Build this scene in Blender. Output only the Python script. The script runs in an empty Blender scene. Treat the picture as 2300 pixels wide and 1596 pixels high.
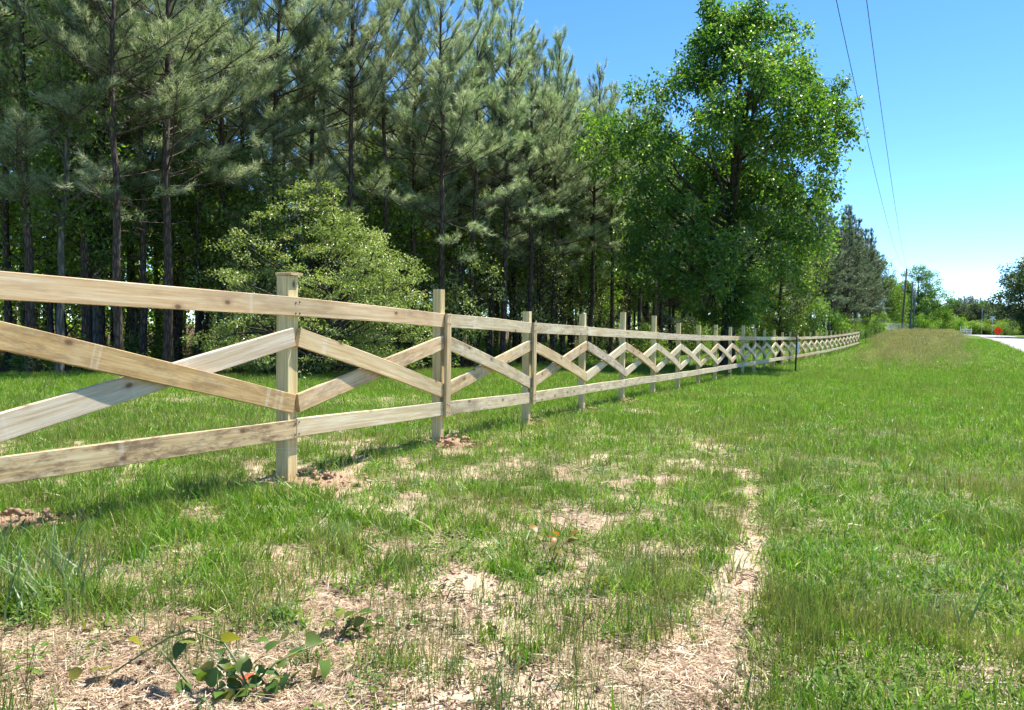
import bpy, math, random
import numpy as np
from mathutils import Matrix, Vector

# ------------------------------------------------------------------ camera, sky, sun, exposure
scene = bpy.context.scene
COL = scene.collection
CAM_H = 1.15
cam_data = bpy.data.cameras.new('camera')
cam_data.sensor_width = 36.0
cam_data.lens = 36.0 * 1748 / 2300
cam_data.clip_start = 0.05
cam_data.clip_end = 4000
cam = bpy.data.objects.new('camera', cam_data)
COL.objects.link(cam)
cam.matrix_world = (Matrix.Translation((0, 0, CAM_H)) @ Matrix.Rotation(math.radians(90 - 1.87), 4, 'X')
                    @ Matrix.Rotation(math.radians(0.8), 4, 'Z'))
scene.camera = cam

SUN_EL, SUN_AZ = math.radians(64), math.radians(54)     # azimuth measured from +Y (view) towards +X
world = bpy.data.worlds.new('World')
scene.world = world
world.use_nodes = True
wn, wl = world.node_tree.nodes, world.node_tree.links
wn.clear()
sky = wn.new('ShaderNodeTexSky')
sky.sky_type = 'NISHITA'
sky.sun_disc = False
sky.sun_elevation = SUN_EL
sky.sun_rotation = SUN_AZ
sky.altitude = 100
sky.air_density = 0.5
sky.dust_density = 0.0
sky.ozone_density = 1.2
bg = wn.new('ShaderNodeBackground')
bg.inputs['Strength'].default_value = 0.15
wo = wn.new('ShaderNodeOutputWorld')
tone = wn.new('ShaderNodeHueSaturation')      # the camera's colour rendering of the sky
tone.inputs['Saturation'].default_value = 1.22
tone.inputs['Hue'].default_value = 0.496
wl.new(sky.outputs[0], tone.inputs['Color'])
wl.new(tone.outputs[0], bg.inputs['Color'])
wl.new(bg.outputs[0], wo.inputs['Surface'])

sun_data = bpy.data.lights.new('sun', 'SUN')
sun_data.energy = 4.8
sun_data.angle = math.radians(0.5)
sun_data.color = (1.0, 0.955, 0.88)
sun = bpy.data.objects.new('sun', sun_data)
COL.objects.link(sun)
SUN_DIR = Vector((math.sin(SUN_AZ) * math.cos(SUN_EL), math.cos(SUN_AZ) * math.cos(SUN_EL), math.sin(SUN_EL)))
sun.rotation_euler = SUN_DIR.to_track_quat('Z', 'Y').to_euler()

vs = scene.view_settings
vs.view_transform = 'Standard'
vs.look = 'None'
vs.gamma = 1
vs.use_curve_mapping = False
vs.exposure = 1.29
scene.cycles.max_bounces = 6
scene.cycles.diffuse_bounces = 5
scene.cycles.glossy_bounces = 2
scene.cycles.transmission_bounces = 2
scene.cycles.adaptive_threshold = 0.03
scene.cycles.transparent_max_bounces = 4
scene.cycles.caustics_reflective = False
scene.cycles.caustics_refractive = False
scene.render.film_transparent = False

rng = np.random.default_rng(7)
random.seed(7)

# ------------------------------------------------------------------ small helpers
def hash2(ix, iy, seed):
    h = (ix.astype(np.int64) * 374761393 + iy.astype(np.int64) * 668265263 + seed * 974634757) & 0xFFFFFFFF
    h = ((h ^ (h >> 13)) * 1274126177) & 0xFFFFFFFF
    h = (h ^ (h >> 16)) & 0xFFFFFF
    return h / float(0xFFFFFF)

def vnoise(x, y, seed=0):
    x = np.asarray(x, float); y = np.asarray(y, float)
    ix, iy = np.floor(x), np.floor(y)
    fx, fy = x - ix, y - iy
    fx = fx * fx * (3 - 2 * fx); fy = fy * fy * (3 - 2 * fy)
    a, b = hash2(ix, iy, seed), hash2(ix + 1, iy, seed)
    c, d = hash2(ix, iy + 1, seed), hash2(ix + 1, iy + 1, seed)
    return (a * (1 - fx) + b * fx) * (1 - fy) + (c * (1 - fx) + d * fx) * fy

def fbm(x, y, seed=0, octs=4):
    s = 0; a = 0.5
    for k in range(octs):
        s = s + a * vnoise(x * 2 ** k, y * 2 ** k, seed + k * 17); a *= 0.5
    return s / (1 - 0.5 ** octs)

def smooth(a, b, x):
    t = np.clip((x - a) / (b - a), 0, 1)
    return t * t * (3 - 2 * t)

F_PX = 1748.0
def horizon(px): return 741 + .014 * (px - 1150)

T_PROF = np.array([(-200, .0), (0, .02), (4.7, -.02), (9.6, -.11), (14.4, -.20), (19.3, -.29), (24.1, -.34), (31.3, -.38), (43.5, -.42), (56, -.34),
                   (68, -.16), (78, .02), (92, .30), (120, .78), (150, 1.18), (190, 1.36), (250, 1.6), (400, 2.2), (3000, 4.0)])
FX, FY = .415, .91       # fence direction
def terrain(X, Y):
    X = np.asarray(X, float); Y = np.asarray(Y, float)
    t = FX * X + FY * Y
    z = np.interp(t, T_PROF[:, 0], T_PROF[:, 1])
    z = (z + np.interp(t - 3, T_PROF[:, 0], T_PROF[:, 1]) + np.interp(t + 3, T_PROF[:, 0], T_PROF[:, 1])) / 3
    r = np.hypot(X, Y)
    z = z + (fbm(X * .5, Y * .5, 3, 3) - .5) * .06 * smooth(1.5, 6, r)
    return z
def tz(X, Y): return float(terrain(np.array([X]), np.array([Y]))[0])
def gp(px, py, zg=0.0):
    """pixel on the photograph (2300 wide) -> point on the ground"""
    Z = (CAM_H - zg) * F_PX / (py - horizon(px))
    return (px - 1150) / F_PX * Z, Z

class Acc:
    def __init__(s): s.v = []; s.t = []; s.q = []; s.a = []; s.n = 0; s.tm = []; s.qm = []
    def add(s, v, t=None, q=None, a=None, m=0):
        v = np.asarray(v, float).reshape(-1, 3)
        if t is not None and len(t):
            t = np.asarray(t, int).reshape(-1, 3) + s.n; s.t.append(t); s.tm.append(np.full(len(t), m))
        if q is not None and len(q):
            q = np.asarray(q, int).reshape(-1, 4) + s.n; s.q.append(q); s.qm.append(np.full(len(q), m))
        s.v.append(v)
        s.a.append(np.full(len(v), .5) if a is None else np.broadcast_to(np.asarray(a, float), (len(v),)))
        s.n += len(v)
    def mesh(s, name, mats, smooth_shade=False, extra=None):
        me = bpy.data.meshes.new(name)
        V = np.concatenate(s.v) if s.v else np.zeros((0, 3))
        T = np.concatenate(s.t) if s.t else np.zeros((0, 3), int)
        Q = np.concatenate(s.q) if s.q else np.zeros((0, 4), int)
        me.vertices.add(len(V)); me.vertices.foreach_set('co', V.ravel().astype(np.float32))
        li = np.concatenate([T.ravel(), Q.ravel()]).astype(np.int32)
        me.loops.add(len(li)); me.loops.foreach_set('vertex_index', li)
        npoly = len(T) + len(Q)
        me.polygons.add(npoly)
        ls = np.concatenate([np.arange(len(T)) * 3, len(T) * 3 + np.arange(len(Q)) * 4]).astype(np.int32)
        me.polygons.foreach_set('loop_start', ls)
        mi = np.concatenate(s.tm + s.qm) if (s.tm or s.qm) else np.zeros(0)
        me.polygons.foreach_set('material_index', mi.astype(np.int32))
        me.polygons.foreach_set('use_smooth', np.full(npoly, smooth_shade))
        at = me.attributes.new('tint', 'FLOAT', 'POINT')
        at.data.foreach_set('value', np.concatenate(s.a).astype(np.float32) if s.a else np.zeros(0, np.float32))
        for k, arr in (extra or {}).items():
            at = me.attributes.new(k, 'FLOAT', 'POINT'); at.data.foreach_set('value', np.asarray(arr, np.float32))
        for m in (mats if isinstance(mats, (list, tuple)) else [mats]): me.materials.append(m)
        me.update(calc_edges=True)
        return me

def obj(name, data, parent=None, loc=None, rot=None, scale=None):
    o = bpy.data.objects.new(name, data)
    COL.objects.link(o)
    if parent is not None: o.parent = parent
    if loc is not None: o.location = loc
    if rot is not None: o.rotation_euler = rot
    if scale is not None: o.scale = scale
    return o
def tag(o, label, cat=None, group=None, kind=None):
    o['label'] = label
    if cat: o['category'] = cat
    if group: o['group'] = group
    if kind: o['kind'] = kind
    return o
def thing(name, label, cat, loc=(0, 0, 0), rz=0, group=None):
    return tag(obj(name, None, None, loc, (0, 0, rz)), label, cat, group)

def tube(acc, pts, rad, sides=5, a=.5, m=0, cap=True):
    P = np.asarray(pts, float); R = np.broadcast_to(np.asarray(rad, float), (len(P),))
    T = np.gradient(P, axis=0); T /= np.linalg.norm(T, axis=1)[:, None] + 1e-9
    mean = T.mean(0)
    ref = np.array([0, 0, 1.]) if abs(mean[2]) < .8 * np.linalg.norm(mean) else np.array([1., 0, 0])
    U = np.cross(T, ref); U /= np.linalg.norm(U, axis=1)[:, None] + 1e-9
    W = np.cross(T, U)
    th = np.arange(sides) * 2 * math.pi / sides
    ring = P[:, None] + R[:, None, None] * (np.cos(th)[None, :, None] * U[:, None] + np.sin(th)[None, :, None] * W[:, None])
    n = len(P)
    i = np.arange(n - 1)[:, None] * sides; j = np.arange(sides)[None]; k = (j + 1) % sides
    q = np.stack([i + j, i + k, i + sides + k, i + sides + j], -1).reshape(-1, 4)
    V = ring.reshape(-1, 3)
    tri = None
    if cap:
        V = np.vstack([V, P[-1] + T[-1] * R[-1] * .3])
        b = (n - 1) * sides
        tri = np.stack([b + j[0], b + k[0], np.full(sides, n * sides)], -1)
    acc.add(V, tri, q, a, m)

def box(acc, c, s, rz=0, a=.5, m=0, ch=0.0):
    """box of full size s centred on c, optionally chamfered round its vertical/long edges"""
    x, y, z = np.array(s) / 2
    v = np.array([(i, j, k) for k in (-z, z) for j in (-y, y) for i in (-x, x)], float)
    ca, sa = math.cos(rz), math.sin(rz)
    v = np.c_[v[:, 0] * ca - v[:, 1] * sa, v[:, 0] * sa + v[:, 1] * ca, v[:, 2]] + np.array(c)
    acc.add(v, None, [(0, 2, 3, 1), (4, 5, 7, 6), (0, 1, 5, 4), (2, 6, 7, 3), (0, 4, 6, 2), (1, 3, 7, 5)], a, m)

def leaves(acc, C, D, N, L, W, fold=.25, a=None, m=0):
    """diamond leaves: C base points, D directions, N normals, L lengths, W widths"""
    n = len(C)
    D = D / (np.linalg.norm(D, axis=1)[:, None] + 1e-9)
    S = np.cross(D, N); S /= np.linalg.norm(S, axis=1)[:, None] + 1e-9
    N = np.cross(S, D)
    L = np.broadcast_to(L, (n,))[:, None]; W = np.broadcast_to(W, (n,))[:, None]
    b = C; tip = C + D * L - N * L * .12
    mid = C + D * L * .45
    l = mid + S * W * .5 + N * W * fold; r = mid - S * W * .5 + N * W * fold
    V = np.stack([b, l, tip, r], 1).reshape(-1, 3)
    i = np.arange(n)[:, None] * 4
    T = np.concatenate([i + np.array([[0, 2, 1]]), i + np.array([[0, 3, 2]])])
    aa = np.repeat(rng.random(n) if a is None else np.broadcast_to(a, (n,)), 4)
    acc.add(V, T, None, aa, m)

def rdir(n, r=None):
    v = (r or rng).normal(size=(n, 3)); return v / np.linalg.norm(v, axis=1)[:, None]

# ------------------------------------------------------------------ materials
class NT:
    def __init__(s, name):
        s.m = bpy.data.materials.new(name); s.m.use_nodes = True
        s.t = s.m.node_tree; s.t.nodes.clear()
        s.out = s.n('ShaderNodeOutputMaterial')
    def n(s, typ, **kw):
        nd = s.t.nodes.new(typ)
        for k, v in kw.items():
            if k.startswith('i_'):
                key = k[2:]; key = int(key) if key.isdigit() else key.replace('_', ' ')
                nd.inputs[key].default_value = v
            else: setattr(nd, k, v)
        return nd
    def l(s, a, b): s.t.links.new(a, b); return b.node
    def ramp(s, fac, stops, interp='LINEAR'):
        r = s.n('ShaderNodeValToRGB'); cr = r.color_ramp; cr.interpolation = interp
        while len(cr.elements) < len(stops): cr.elements.new(.5)
        for e, (p, c) in zip(cr.elements, stops):
            e.position = p; e.color = (*c, 1) if len(c) == 3 else c
        s.l(fac, r.inputs[0]); return r.outputs[0]
    def mix(s, fac, a, b, typ='MIX'):
        x = s.n('ShaderNodeMix', data_type='RGBA', blend_type=typ)
        for sock, v in ((x.inputs[0], fac), (x.inputs[6], a), (x.inputs[7], b)):
            if isinstance(v, bpy.types.NodeSocket): s.l(v, sock)
            elif isinstance(v, (int, float)): sock.default_value = v
            else: sock.default_value = (*v, 1)
        return x.outputs[2]
    def math(s, op, a, b=0.0, c=0.0):
        x = s.n('ShaderNodeMath', operation=op)
        for sock, v in zip(x.inputs, (a, b, c)):
            if isinstance(v, bpy.types.NodeSocket): s.l(v, sock)
            else: sock.default_value = v
        return x.outputs[0]
    def noise(s, vec, scale, detail=3, rough=.55):
        x = s.n('ShaderNodeTexNoise', i_Scale=scale, i_Detail=detail, i_Roughness=rough)
        if vec is not None: s.l(vec, x.inputs['Vector'])
        return x.outputs['Fac']
    def mapping(s, vec, scale=(1, 1, 1), loc=None):
        x = s.n('ShaderNodeMapping'); x.inputs['Scale'].default_value = scale
        s.l(vec, x.inputs['Vector'])
        if loc is not None: s.l(loc, x.inputs['Location'])
        return x.outputs[0]
    def attr(s, name): return s.n('ShaderNodeAttribute', attribute_name=name).outputs['Fac']

def simple(name, col, rough=.7, metal=0.0, var=.15, nscale=6, bump=.0):
    k = NT(name)
    tc = k.n('ShaderNodeTexCoord')
    nz = k.noise(tc.outputs['Object'], nscale, 5)
    c = k.mix(nz, tuple(v * (1 - var * 1.5) for v in col), tuple(min(1, v * (1 + var)) for v in col))
    p = k.n('ShaderNodeBsdfPrincipled', i_Roughness=rough, i_Metallic=metal)
    k.l(c, p.inputs['Base Color'])
    if bump:
        b = k.n('ShaderNodeBump', i_Strength=bump, i_Distance=.02); k.l(nz, b.inputs['Height']); k.l(b.outputs[0], p.inputs['Normal'])
    k.l(p.outputs[0], k.out.inputs[0])
    return k.m

def leaf_mat(name, stops, trans=(1.2, 1.35, .6), tfac=.4, rough=.45, spec=.4, patch=None):
    """stops: colours picked by the per-leaf tint; trans: multiplier for light passing through"""
    k = NT(name)
    c = k.ramp(k.attr('tint'), stops)
    oi = k.n('ShaderNodeObjectInfo')
    hs = k.n('ShaderNodeHueSaturation')
    k.l(k.math('MULTIPLY_ADD', oi.outputs['Random'], .03, .485), hs.inputs['Hue'])
    k.l(k.math('MULTIPLY_ADD', oi.outputs['Random'], .3, .85), hs.inputs['Value'])
    k.l(c, hs.inputs['Color'])
    c = hs.outputs[0]
    if patch:
        geo = k.n('ShaderNodeNewGeometry')
        nz = k.noise(geo.outputs['Position'], patch[0], 2)
        c = k.mix(k.math('SUBTRACT', nz, .1), c, k.mix(1.0, c, patch[1], 'MULTIPLY'))
    p = k.n('ShaderNodeBsdfPrincipled', i_Roughness=rough)
    p.inputs['Specular IOR Level'].default_value = spec
    k.l(c, p.inputs['Base Color'])
    t = k.n('ShaderNodeBsdfTranslucent')
    k.l(k.mix(1.0, c, trans, 'MULTIPLY'), t.inputs['Color'])
    x = k.n('ShaderNodeMixShader', i_0=tfac)
    k.l(p.outputs[0], x.inputs[1]); k.l(t.outputs[0], x.inputs[2])
    k.l(x.outputs[0], k.out.inputs[0])
    return k.m

def bark_mat(name, dark, light, sx=14, sz=3):
    k = NT(name)
    tc = k.n('ShaderNodeTexCoord')
    oi = k.n('ShaderNodeObjectInfo')
    v = k.mapping(tc.outputs['Object'], (sx, sx, sz))
    vo = k.n('ShaderNodeTexVoronoi', feature='DISTANCE_TO_EDGE', i_Scale=1.0); k.l(v, vo.inputs['Vector'])
    cr = k.math('SMOOTHSTEP' if False else 'MULTIPLY', vo.outputs['Distance'], 3.0)
    nz = k.noise(v, 2.0, 4)
    f = k.math('MULTIPLY', k.math('MINIMUM', cr, 1.0), nz)
    c = k.ramp(f, [(0.0, dark), (.35, tuple((a + b) / 2 for a, b in zip(dark, light))), (.75, light)])
    p = k.n('ShaderNodeBsdfPrincipled', i_Roughness=.9)
    p.inputs['Specular IOR Level'].default_value = .2
    k.l(c, p.inputs['Base Color'])
    b = k.n('ShaderNodeBump', i_Strength=.7, i_Distance=.03); k.l(f, b.inputs['Height']); k.l(b.outputs[0], p.inputs['Normal'])
    k.l(p.outputs[0], k.out.inputs[0])
    return k.m

def wood_mat():
    k = NT('treated_lumber')
    tc = k.n('ShaderNodeTexCoord'); oi = k.n('ShaderNodeObjectInfo')
    off = k.n('ShaderNodeCombineXYZ')
    for i, mul in enumerate((37.0, 11.0, 23.0)): k.l(k.math('MULTIPLY', oi.outputs['Random'], mul), off.inputs[i])
    ob = tc.outputs['Object']
    # long grain with a slow waver
    wob = k.noise(k.mapping(ob, (1.2, 4, 4), off.outputs[0]), 1.0, 2)
    vec = k.n('ShaderNodeVectorMath', operation='ADD')
    sh = k.n('ShaderNodeCombineXYZ'); k.l(k.math('MULTIPLY', wob, 1.6), sh.inputs[2]); k.l(k.math('MULTIPLY', wob, 1.6), sh.inputs[1])
    k.l(k.mapping(ob, (.9, 26, 26), off.outputs[0]), vec.inputs[0]); k.l(sh.outputs[0], vec.inputs[1])
    grain = k.noise(vec.outputs[0], 1.6, 5, .65)
    fine = k.noise(k.mapping(ob, (3, 160, 160), off.outputs[0]), 1.0, 2)
    stain = k.noise(k.mapping(ob, (1.1, 4.5, 4.5), off.outputs[0]), 1.3, 4, .6)
    base = oi.outputs['Color']
    c = k.mix(k.ramp(grain, [(.36, (0, 0, 0)), (.62, (1, 1, 1))]), k.mix(1.0, base, (.77, .67, .53), 'MULTIPLY'), base)
    c = k.mix(k.ramp(grain, [(.60, (0, 0, 0)), (.75, (.35, .35, .35))]), c, (.72, .66, .52))
    c = k.mix(k.ramp(fine, [(.35, (.22, .22, .22)), (.6, (0, 0, 0))]), c, k.mix(1.0, base, (.66, .56, .45), 'MULTIPLY'))
    c = k.mix(k.ramp(stain, [(.56, (0, 0, 0)), (.74, (.6, .6, .6))]), c, k.mix(1.0, base, (.44, .33, .25), 'MULTIPLY'))
    hv = k.noise(k.mapping(ob, (2.6, 9, 9), off.outputs[0]), 1.5, 6, .75)
    heavy = k.math('MULTIPLY', k.ramp(hv, [(.47, (0, 0, 0)), (.60, (.85, .85, .85))]), k.math('SUBTRACT', 1.0, oi.outputs['Alpha']))
    c = k.mix(heavy, c, (.13, .075, .045))
    split = k.noise(k.mapping(ob, (.7, 3, 34), off.outputs[0]), 1.4, 3, .6)
    c = k.mix(k.ramp(split, [(.70, (0, 0, 0)), (.74, (.75, .75, .75))]), c, (.16, .09, .05))
    c = k.mix(k.ramp(stain, [(.25, (.35, .35, .35)), (.42, (0, 0, 0))]), c, (.62, .60, .50))
    # faint planer bands across the board
    band = k.noise(k.mapping(ob, (5, .4, .4), off.outputs[0]), 1.6, 1)
    c = k.mix(k.ramp(band, [(.66, (0, 0, 0)), (.70, (.3, .3, .3)), (.74, (0, 0, 0))]), c, (.70, .66, .55))
    # knots
    lines = k.noise(k.mapping(ob, (.8, 62, 62), off.outputs[0]), 1.0, 2, .5)
    c = k.mix(k.ramp(lines, [(.56, (0, 0, 0)), (.62, (.42, .42, .42))]), c, k.mix(1.0, base, (.58, .45, .32), 'MULTIPLY'))
    sx = k.n('ShaderNodeSeparateXYZ'); k.l(ob, sx.inputs[0])
    cv = k.n('ShaderNodeCombineXYZ')
    k.l(k.math('MULTIPLY_ADD', sx.outputs[0], 2.3, k.math('MULTIPLY', oi.outputs['Random'], 91.0)), cv.inputs[0])
    k.l(k.math('MULTIPLY_ADD', sx.outputs[2], 4.0, k.math('MULTIPLY', oi.outputs['Random'], 57.0)), cv.inputs[1])
    vo = k.n('ShaderNodeTexVoronoi', voronoi_dimensions='2D', i_Scale=1.0); k.l(cv.outputs[0], vo.inputs['Vector'])
    sep = k.n('ShaderNodeSeparateColor'); k.l(vo.outputs['Color'], sep.inputs[0])
    pick = k.math('GREATER_THAN', sep.outputs[0], .42)
    kn = k.ramp(vo.outputs['Distance'], [(.035, (.92, .92, .92)), (.058, (.6, .6, .6)), (.075, (.25, .25, .25)), (.16, (0, 0, 0))])
    c = k.mix(k.math('MULTIPLY', kn, pick), c, (.14, .072, .035))
    p = k.n('ShaderNodeBsdfPrincipled', i_Roughness=.72)
    p.inputs['Specular IOR Level'].default_value = .25
    k.l(c, p.inputs['Base Color'])
    h = k.math('ADD', k.math('MULTIPLY', grain, .7), k.math('MULTIPLY', fine, .5))
    b = k.n('ShaderNodeBump', i_Strength=.35, i_Distance=.004); k.l(h, b.inputs['Height']); k.l(b.outputs[0], p.inputs['Normal'])
    k.l(p.outputs[0], k.out.inputs[0])
    return k.m

def ground_mat():
    k = NT('ground_soil_and_turf')
    geo = k.n('ShaderNodeNewGeometry'); P = geo.outputs['Position']
    n1 = k.noise(P, .9, 5); n2 = k.noise(P, 9, 6, .65); n3 = k.noise(P, 70, 4, .7); n4 = k.noise(P, 260, 2)
    sand = k.mix(k.ramp(n2, [(.35, (0, 0, 0)), (.65, (1, 1, 1))]), (.52, .38, .265), (.67, .52, .38))
    sand = k.mix(k.ramp(n1, [(.45, (0, 0, 0)), (.62, (1, 1, 1))]), sand, (.44, .31, .22))
    sand = k.mix(k.ramp(n3, [(.34, (.65, .65, .65)), (.47, (0, 0, 0))]), sand, (.25, .16, .10))
    sand = k.mix(k.ramp(n4, [(.60, (0, 0, 0)), (.72, (.5, .5, .5))]), sand, (.66, .53, .39))
    turf = k.mix(k.ramp(n2, [(.4, (0, 0, 0)), (.6, (1, 1, 1))]), (.075, .105, .028), (.17, .165, .07))
    turf = k.mix(k.ramp(n3, [(.45, (0, 0, 0)), (.65, (.6, .6, .6))]), turf, (.30, .25, .13))
    g = k.attr('grassy')
    gm = k.math('ADD', g, k.math('MULTIPLY_ADD', n2, .8, -.4))
    gm = k.ramp(gm, [(.35, (0, 0, 0)), (.75, (1, 1, 1))])
    c = k.mix(gm, sand, turf)
    far = k.mix(k.ramp(n1, [(.4, (0, 0, 0)), (.6, (1, 1, 1))]), (.075, .125, .022), (.115, .16, .035))
    c = k.mix(k.attr('dug'), c, k.mix(n3, (.30, .185, .11), (.54, .37, .235)))
    c = k.mix(k.attr('far'), c, far)
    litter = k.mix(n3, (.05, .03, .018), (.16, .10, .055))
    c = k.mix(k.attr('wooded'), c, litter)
    p = k.n('ShaderNodeBsdfPrincipled', i_Roughness=.95); p.inputs['Specular IOR Level'].default_value = .1
    k.l(c, p.inputs['Base Color'])
    h = k.math('ADD', k.math('MULTIPLY', n3, .5), k.math('ADD', n2, k.math('MULTIPLY', n4, .2)))
    b = k.n('ShaderNodeBump', i_Strength=.8, i_Distance=.03); k.l(h, b.inputs['Height']); k.l(b.outputs[0], p.inputs['Normal'])
    k.l(p.outputs[0], k.out.inputs[0])
    return k.m

def grass_mat(name, stops, dry, tfac=.4, amount=.55):
    k = NT(name)
    geo = k.n('ShaderNodeNewGeometry')
    c = k.ramp(k.attr('tint'), stops)
    nz = k.noise(geo.outputs['Position'], .55, 4, .6)
    c = k.mix(k.ramp(nz, [(.38, (amount,) * 3), (.52, (0, 0, 0))]), c, k.mix(.7, c, dry))
    nb = k.noise(geo.outputs['Position'], 2.3, 3)
    c = k.mix(k.ramp(nb, [(.5, (0, 0, 0)), (.68, (.5, .5, .5))]), c, k.mix(1.0, c, (.62, .84, .7), 'MULTIPLY'))
    oi = k.n('ShaderNodeObjectInfo')
    hs = k.n('ShaderNodeHueSaturation')
    k.l(k.math('MULTIPLY_ADD', oi.outputs['Random'], .03, .485), hs.inputs['Hue'])
    k.l(k.math('MULTIPLY_ADD', oi.outputs['Random'], .5, .75), hs.inputs['Value'])
    k.l(c, hs.inputs['Color']); c = hs.outputs[0]
    p = k.n('ShaderNodeBsdfPrincipled', i_Roughness=.42); p.inputs['Specular IOR Level'].default_value = .35
    k.l(c, p.inputs['Base Color'])
    t = k.n('ShaderNodeBsdfTranslucent'); k.l(k.mix(1.0, c, (1.15, 1.3, .6), 'MULTIPLY'), t.inputs['Color'])
    x = k.n('ShaderNodeMixShader', i_0=tfac)
    k.l(p.outputs[0], x.inputs[1]); k.l(t.outputs[0], x.inputs[2]); k.l(x.outputs[0], k.out.inputs[0])
    return k.m

M = {}
M['wood'] = wood_mat()
M['ground'] = ground_mat()
M['needle'] = leaf_mat('pine_needles', [(0, (.115, .18, .08)), (.4, (.235, .315, .18)), (.75, (.40, .465, .33)), (1, (.55, .575, .46))],
                       (1.15, 1.2, .7), .5, .33, .65)
M['needle_far'] = leaf_mat('far_pine_needles', [(0, (.075, .12, .06)), (.5, (.13, .18, .10)), (1, (.26, .30, .20))], (1.1, 1.12, .8), .35, .4, .5)
M['pine_bark'] = bark_mat('pine_bark', (.035, .025, .02), (.20, .145, .11))
M['grey_bark'] = bark_mat('grey_bark', (.07, .065, .055), (.26, .24, .20), 10, 2)
M['dark_bark'] = bark_mat('dark_bark', (.03, .026, .02), (.13, .105, .08), 10, 2)
M['leaf_big'] = leaf_mat('broad_tree_leaves', [(0, (.045, .10, .02)), (.45, (.095, .175, .03)), (.8, (.18, .265, .06)), (1, (.34, .40, .18))],
                         (1.25, 1.45, .4), .48, .36, .5)
M['leaf_under'] = leaf_mat('understory_leaves', [(0, (.07, .135, .025)), (.5, (.13, .225, .045)), (.85, (.23, .33, .09)), (1, (.38, .45, .22))],
                           (1.5, 1.6, .5), .5, .38, .45)
M['leaf_shrub'] = leaf_mat('privet_leaves', [(0, (.14, .20, .045)), (.5, (.28, .345, .10)), (.85, (.46, .51, .22)), (1, (.68, .68, .48))],
                           (1.3, 1.4, .6), .38, .34, .55)
M['leaf_dark'] = leaf_mat('dark_oak_leaves', [(0, (.03, .055, .018)), (.6, (.06, .095, .03)), (1, (.13, .16, .07))], (1.3, 1.5, .5), .3, .4, .5)
M['leaf_light'] = leaf_mat('light_green_leaves', [(0, (.11, .19, .03)), (.6, (.19, .29, .045)), (1, (.29, .38, .09))], (1.4, 1.5, .4), .45, .45, .35)
M['leaf_brier'] = leaf_mat('brier_leaves', [(0, (.04, .095, .016)), (.55, (.09, .165, .025)), (.85, (.19, .22, .04)), (1, (.26, .24, .05))], (1.4, 1.4, .3), .35, .4, .45)
M['leaf_red'] = leaf_mat('red_dead_leaf', [(0, (.38, .07, .03)), (1, (.55, .17, .06))], (1.3, .8, .5), .35, .5, .3)
M['leaf_bronze'] = leaf_mat('bronze_leaf', [(0, (.12, .12, .02)), (.6, (.24, .20, .03)), (1, (.28, .10, .03))], (1.3, 1.1, .4), .4, .4, .3)
M['weed_leaf'] = leaf_mat('weed_leaves', [(0, (.06, .12, .02)), (.6, (.12, .20, .035)), (1, (.20, .27, .06))], (1.3, 1.4, .4), .4, .6, .2)
M['stem'] = simple('green_stem', (.16, .19, .06), .6)
M['twig'] = simple('brown_twig', (.19, .13, .08), .8)
M['grass'] = grass_mat('green_grass', [(0, (.055, .13, .008)), (.45, (.135, .26, .015)), (.8, (.235, .36, .035)), (.93, (.39, .41, .12)), (1, (.58, .50, .28))], (.42, .38, .13), .42, .17)
M['grass_blue'] = grass_mat('coarse_grass', [(0, (.08, .14, .055)), (.6, (.14, .22, .09)), (1, (.25, .32, .18))], (.3, .27, .12), .35, .2)
M['grass_stem'] = grass_mat('grass_stems', [(0, (.09, .14, .025)), (.5, (.15, .19, .045)), (.85, (.28, .26, .10)), (1, (.45, .36, .19))], (.44, .33, .17))
M['straw'] = grass_mat('dry_straw', [(0, (.25, .155, .105)), (.4, (.43, .30, .205)), (.8, (.63, .48, .345)), (1, (.76, .63, .48))], (.5, .36, .2), .2, .3)
M['meadow'] = grass_mat('tall_meadow_grass', [(0, (.13, .16, .05)), (.45, (.20, .21, .08)), (.8, (.36, .31, .17)), (1, (.50, .41, .27))], (.46, .33, .2), .35, .6)
M['clod'] = simple('dug_soil', (.36, .225, .14), .95, 0, .45, 30, .6)
M['white_paint'] = simple('white_paint', (.78, .78, .76), .5, 0, .06)
M['steel'] = simple('galvanised_steel', (.45, .47, .48), .45, .6, .12)
M['rust'] = simple('rusty_stake', (.075, .04, .028), .85, .1, .35, 25)
M['pole_wood'] = simple('weathered_pole', (.17, .12, .085), .9, 0, .3, 8)
M['pole_grey'] = simple('grey_pole', (.12, .14, .14), .8, 0, .25, 8)
M['wire'] = simple('line_wire', (.09, .09, .10), .6, .3, .1)
M['orange'] = leaf_mat('orange_vinyl', [(0, (.88, .17, .025)), (1, (.92, .20, .03))], (1, 1, 1), .55, .45, .3)
M['black'] = simple('black_lettering', (.02, .02, .02), .5, 0, .05)
M['red'] = simple('red_lamp_housing', (.45, .05, .03), .5, 0, .1)
M['asphalt'] = simple('pale_chip_seal', (.30, .285, .27), .9, 0, .12, 3, .2)
M['nail'] = simple('nail_head', (.10, .085, .07), .5, .6, .1)

# ------------------------------------------------------------------ layout of wood edge, bare soil, road
EDGE = np.array([(-60, 16), (-26, 17.5), (-14, 19.5), (-8, 21.5), (-3, 27), (-.5, 32), (5.8, 41), (15.5, 56), (37.5, 87), (54, 115), (61, 128), (66, 150), (75, 200)], float)
def edge_x(Y): return np.interp(Y, EDGE[:, 1], EDGE[:, 0], left=-80)

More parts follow.
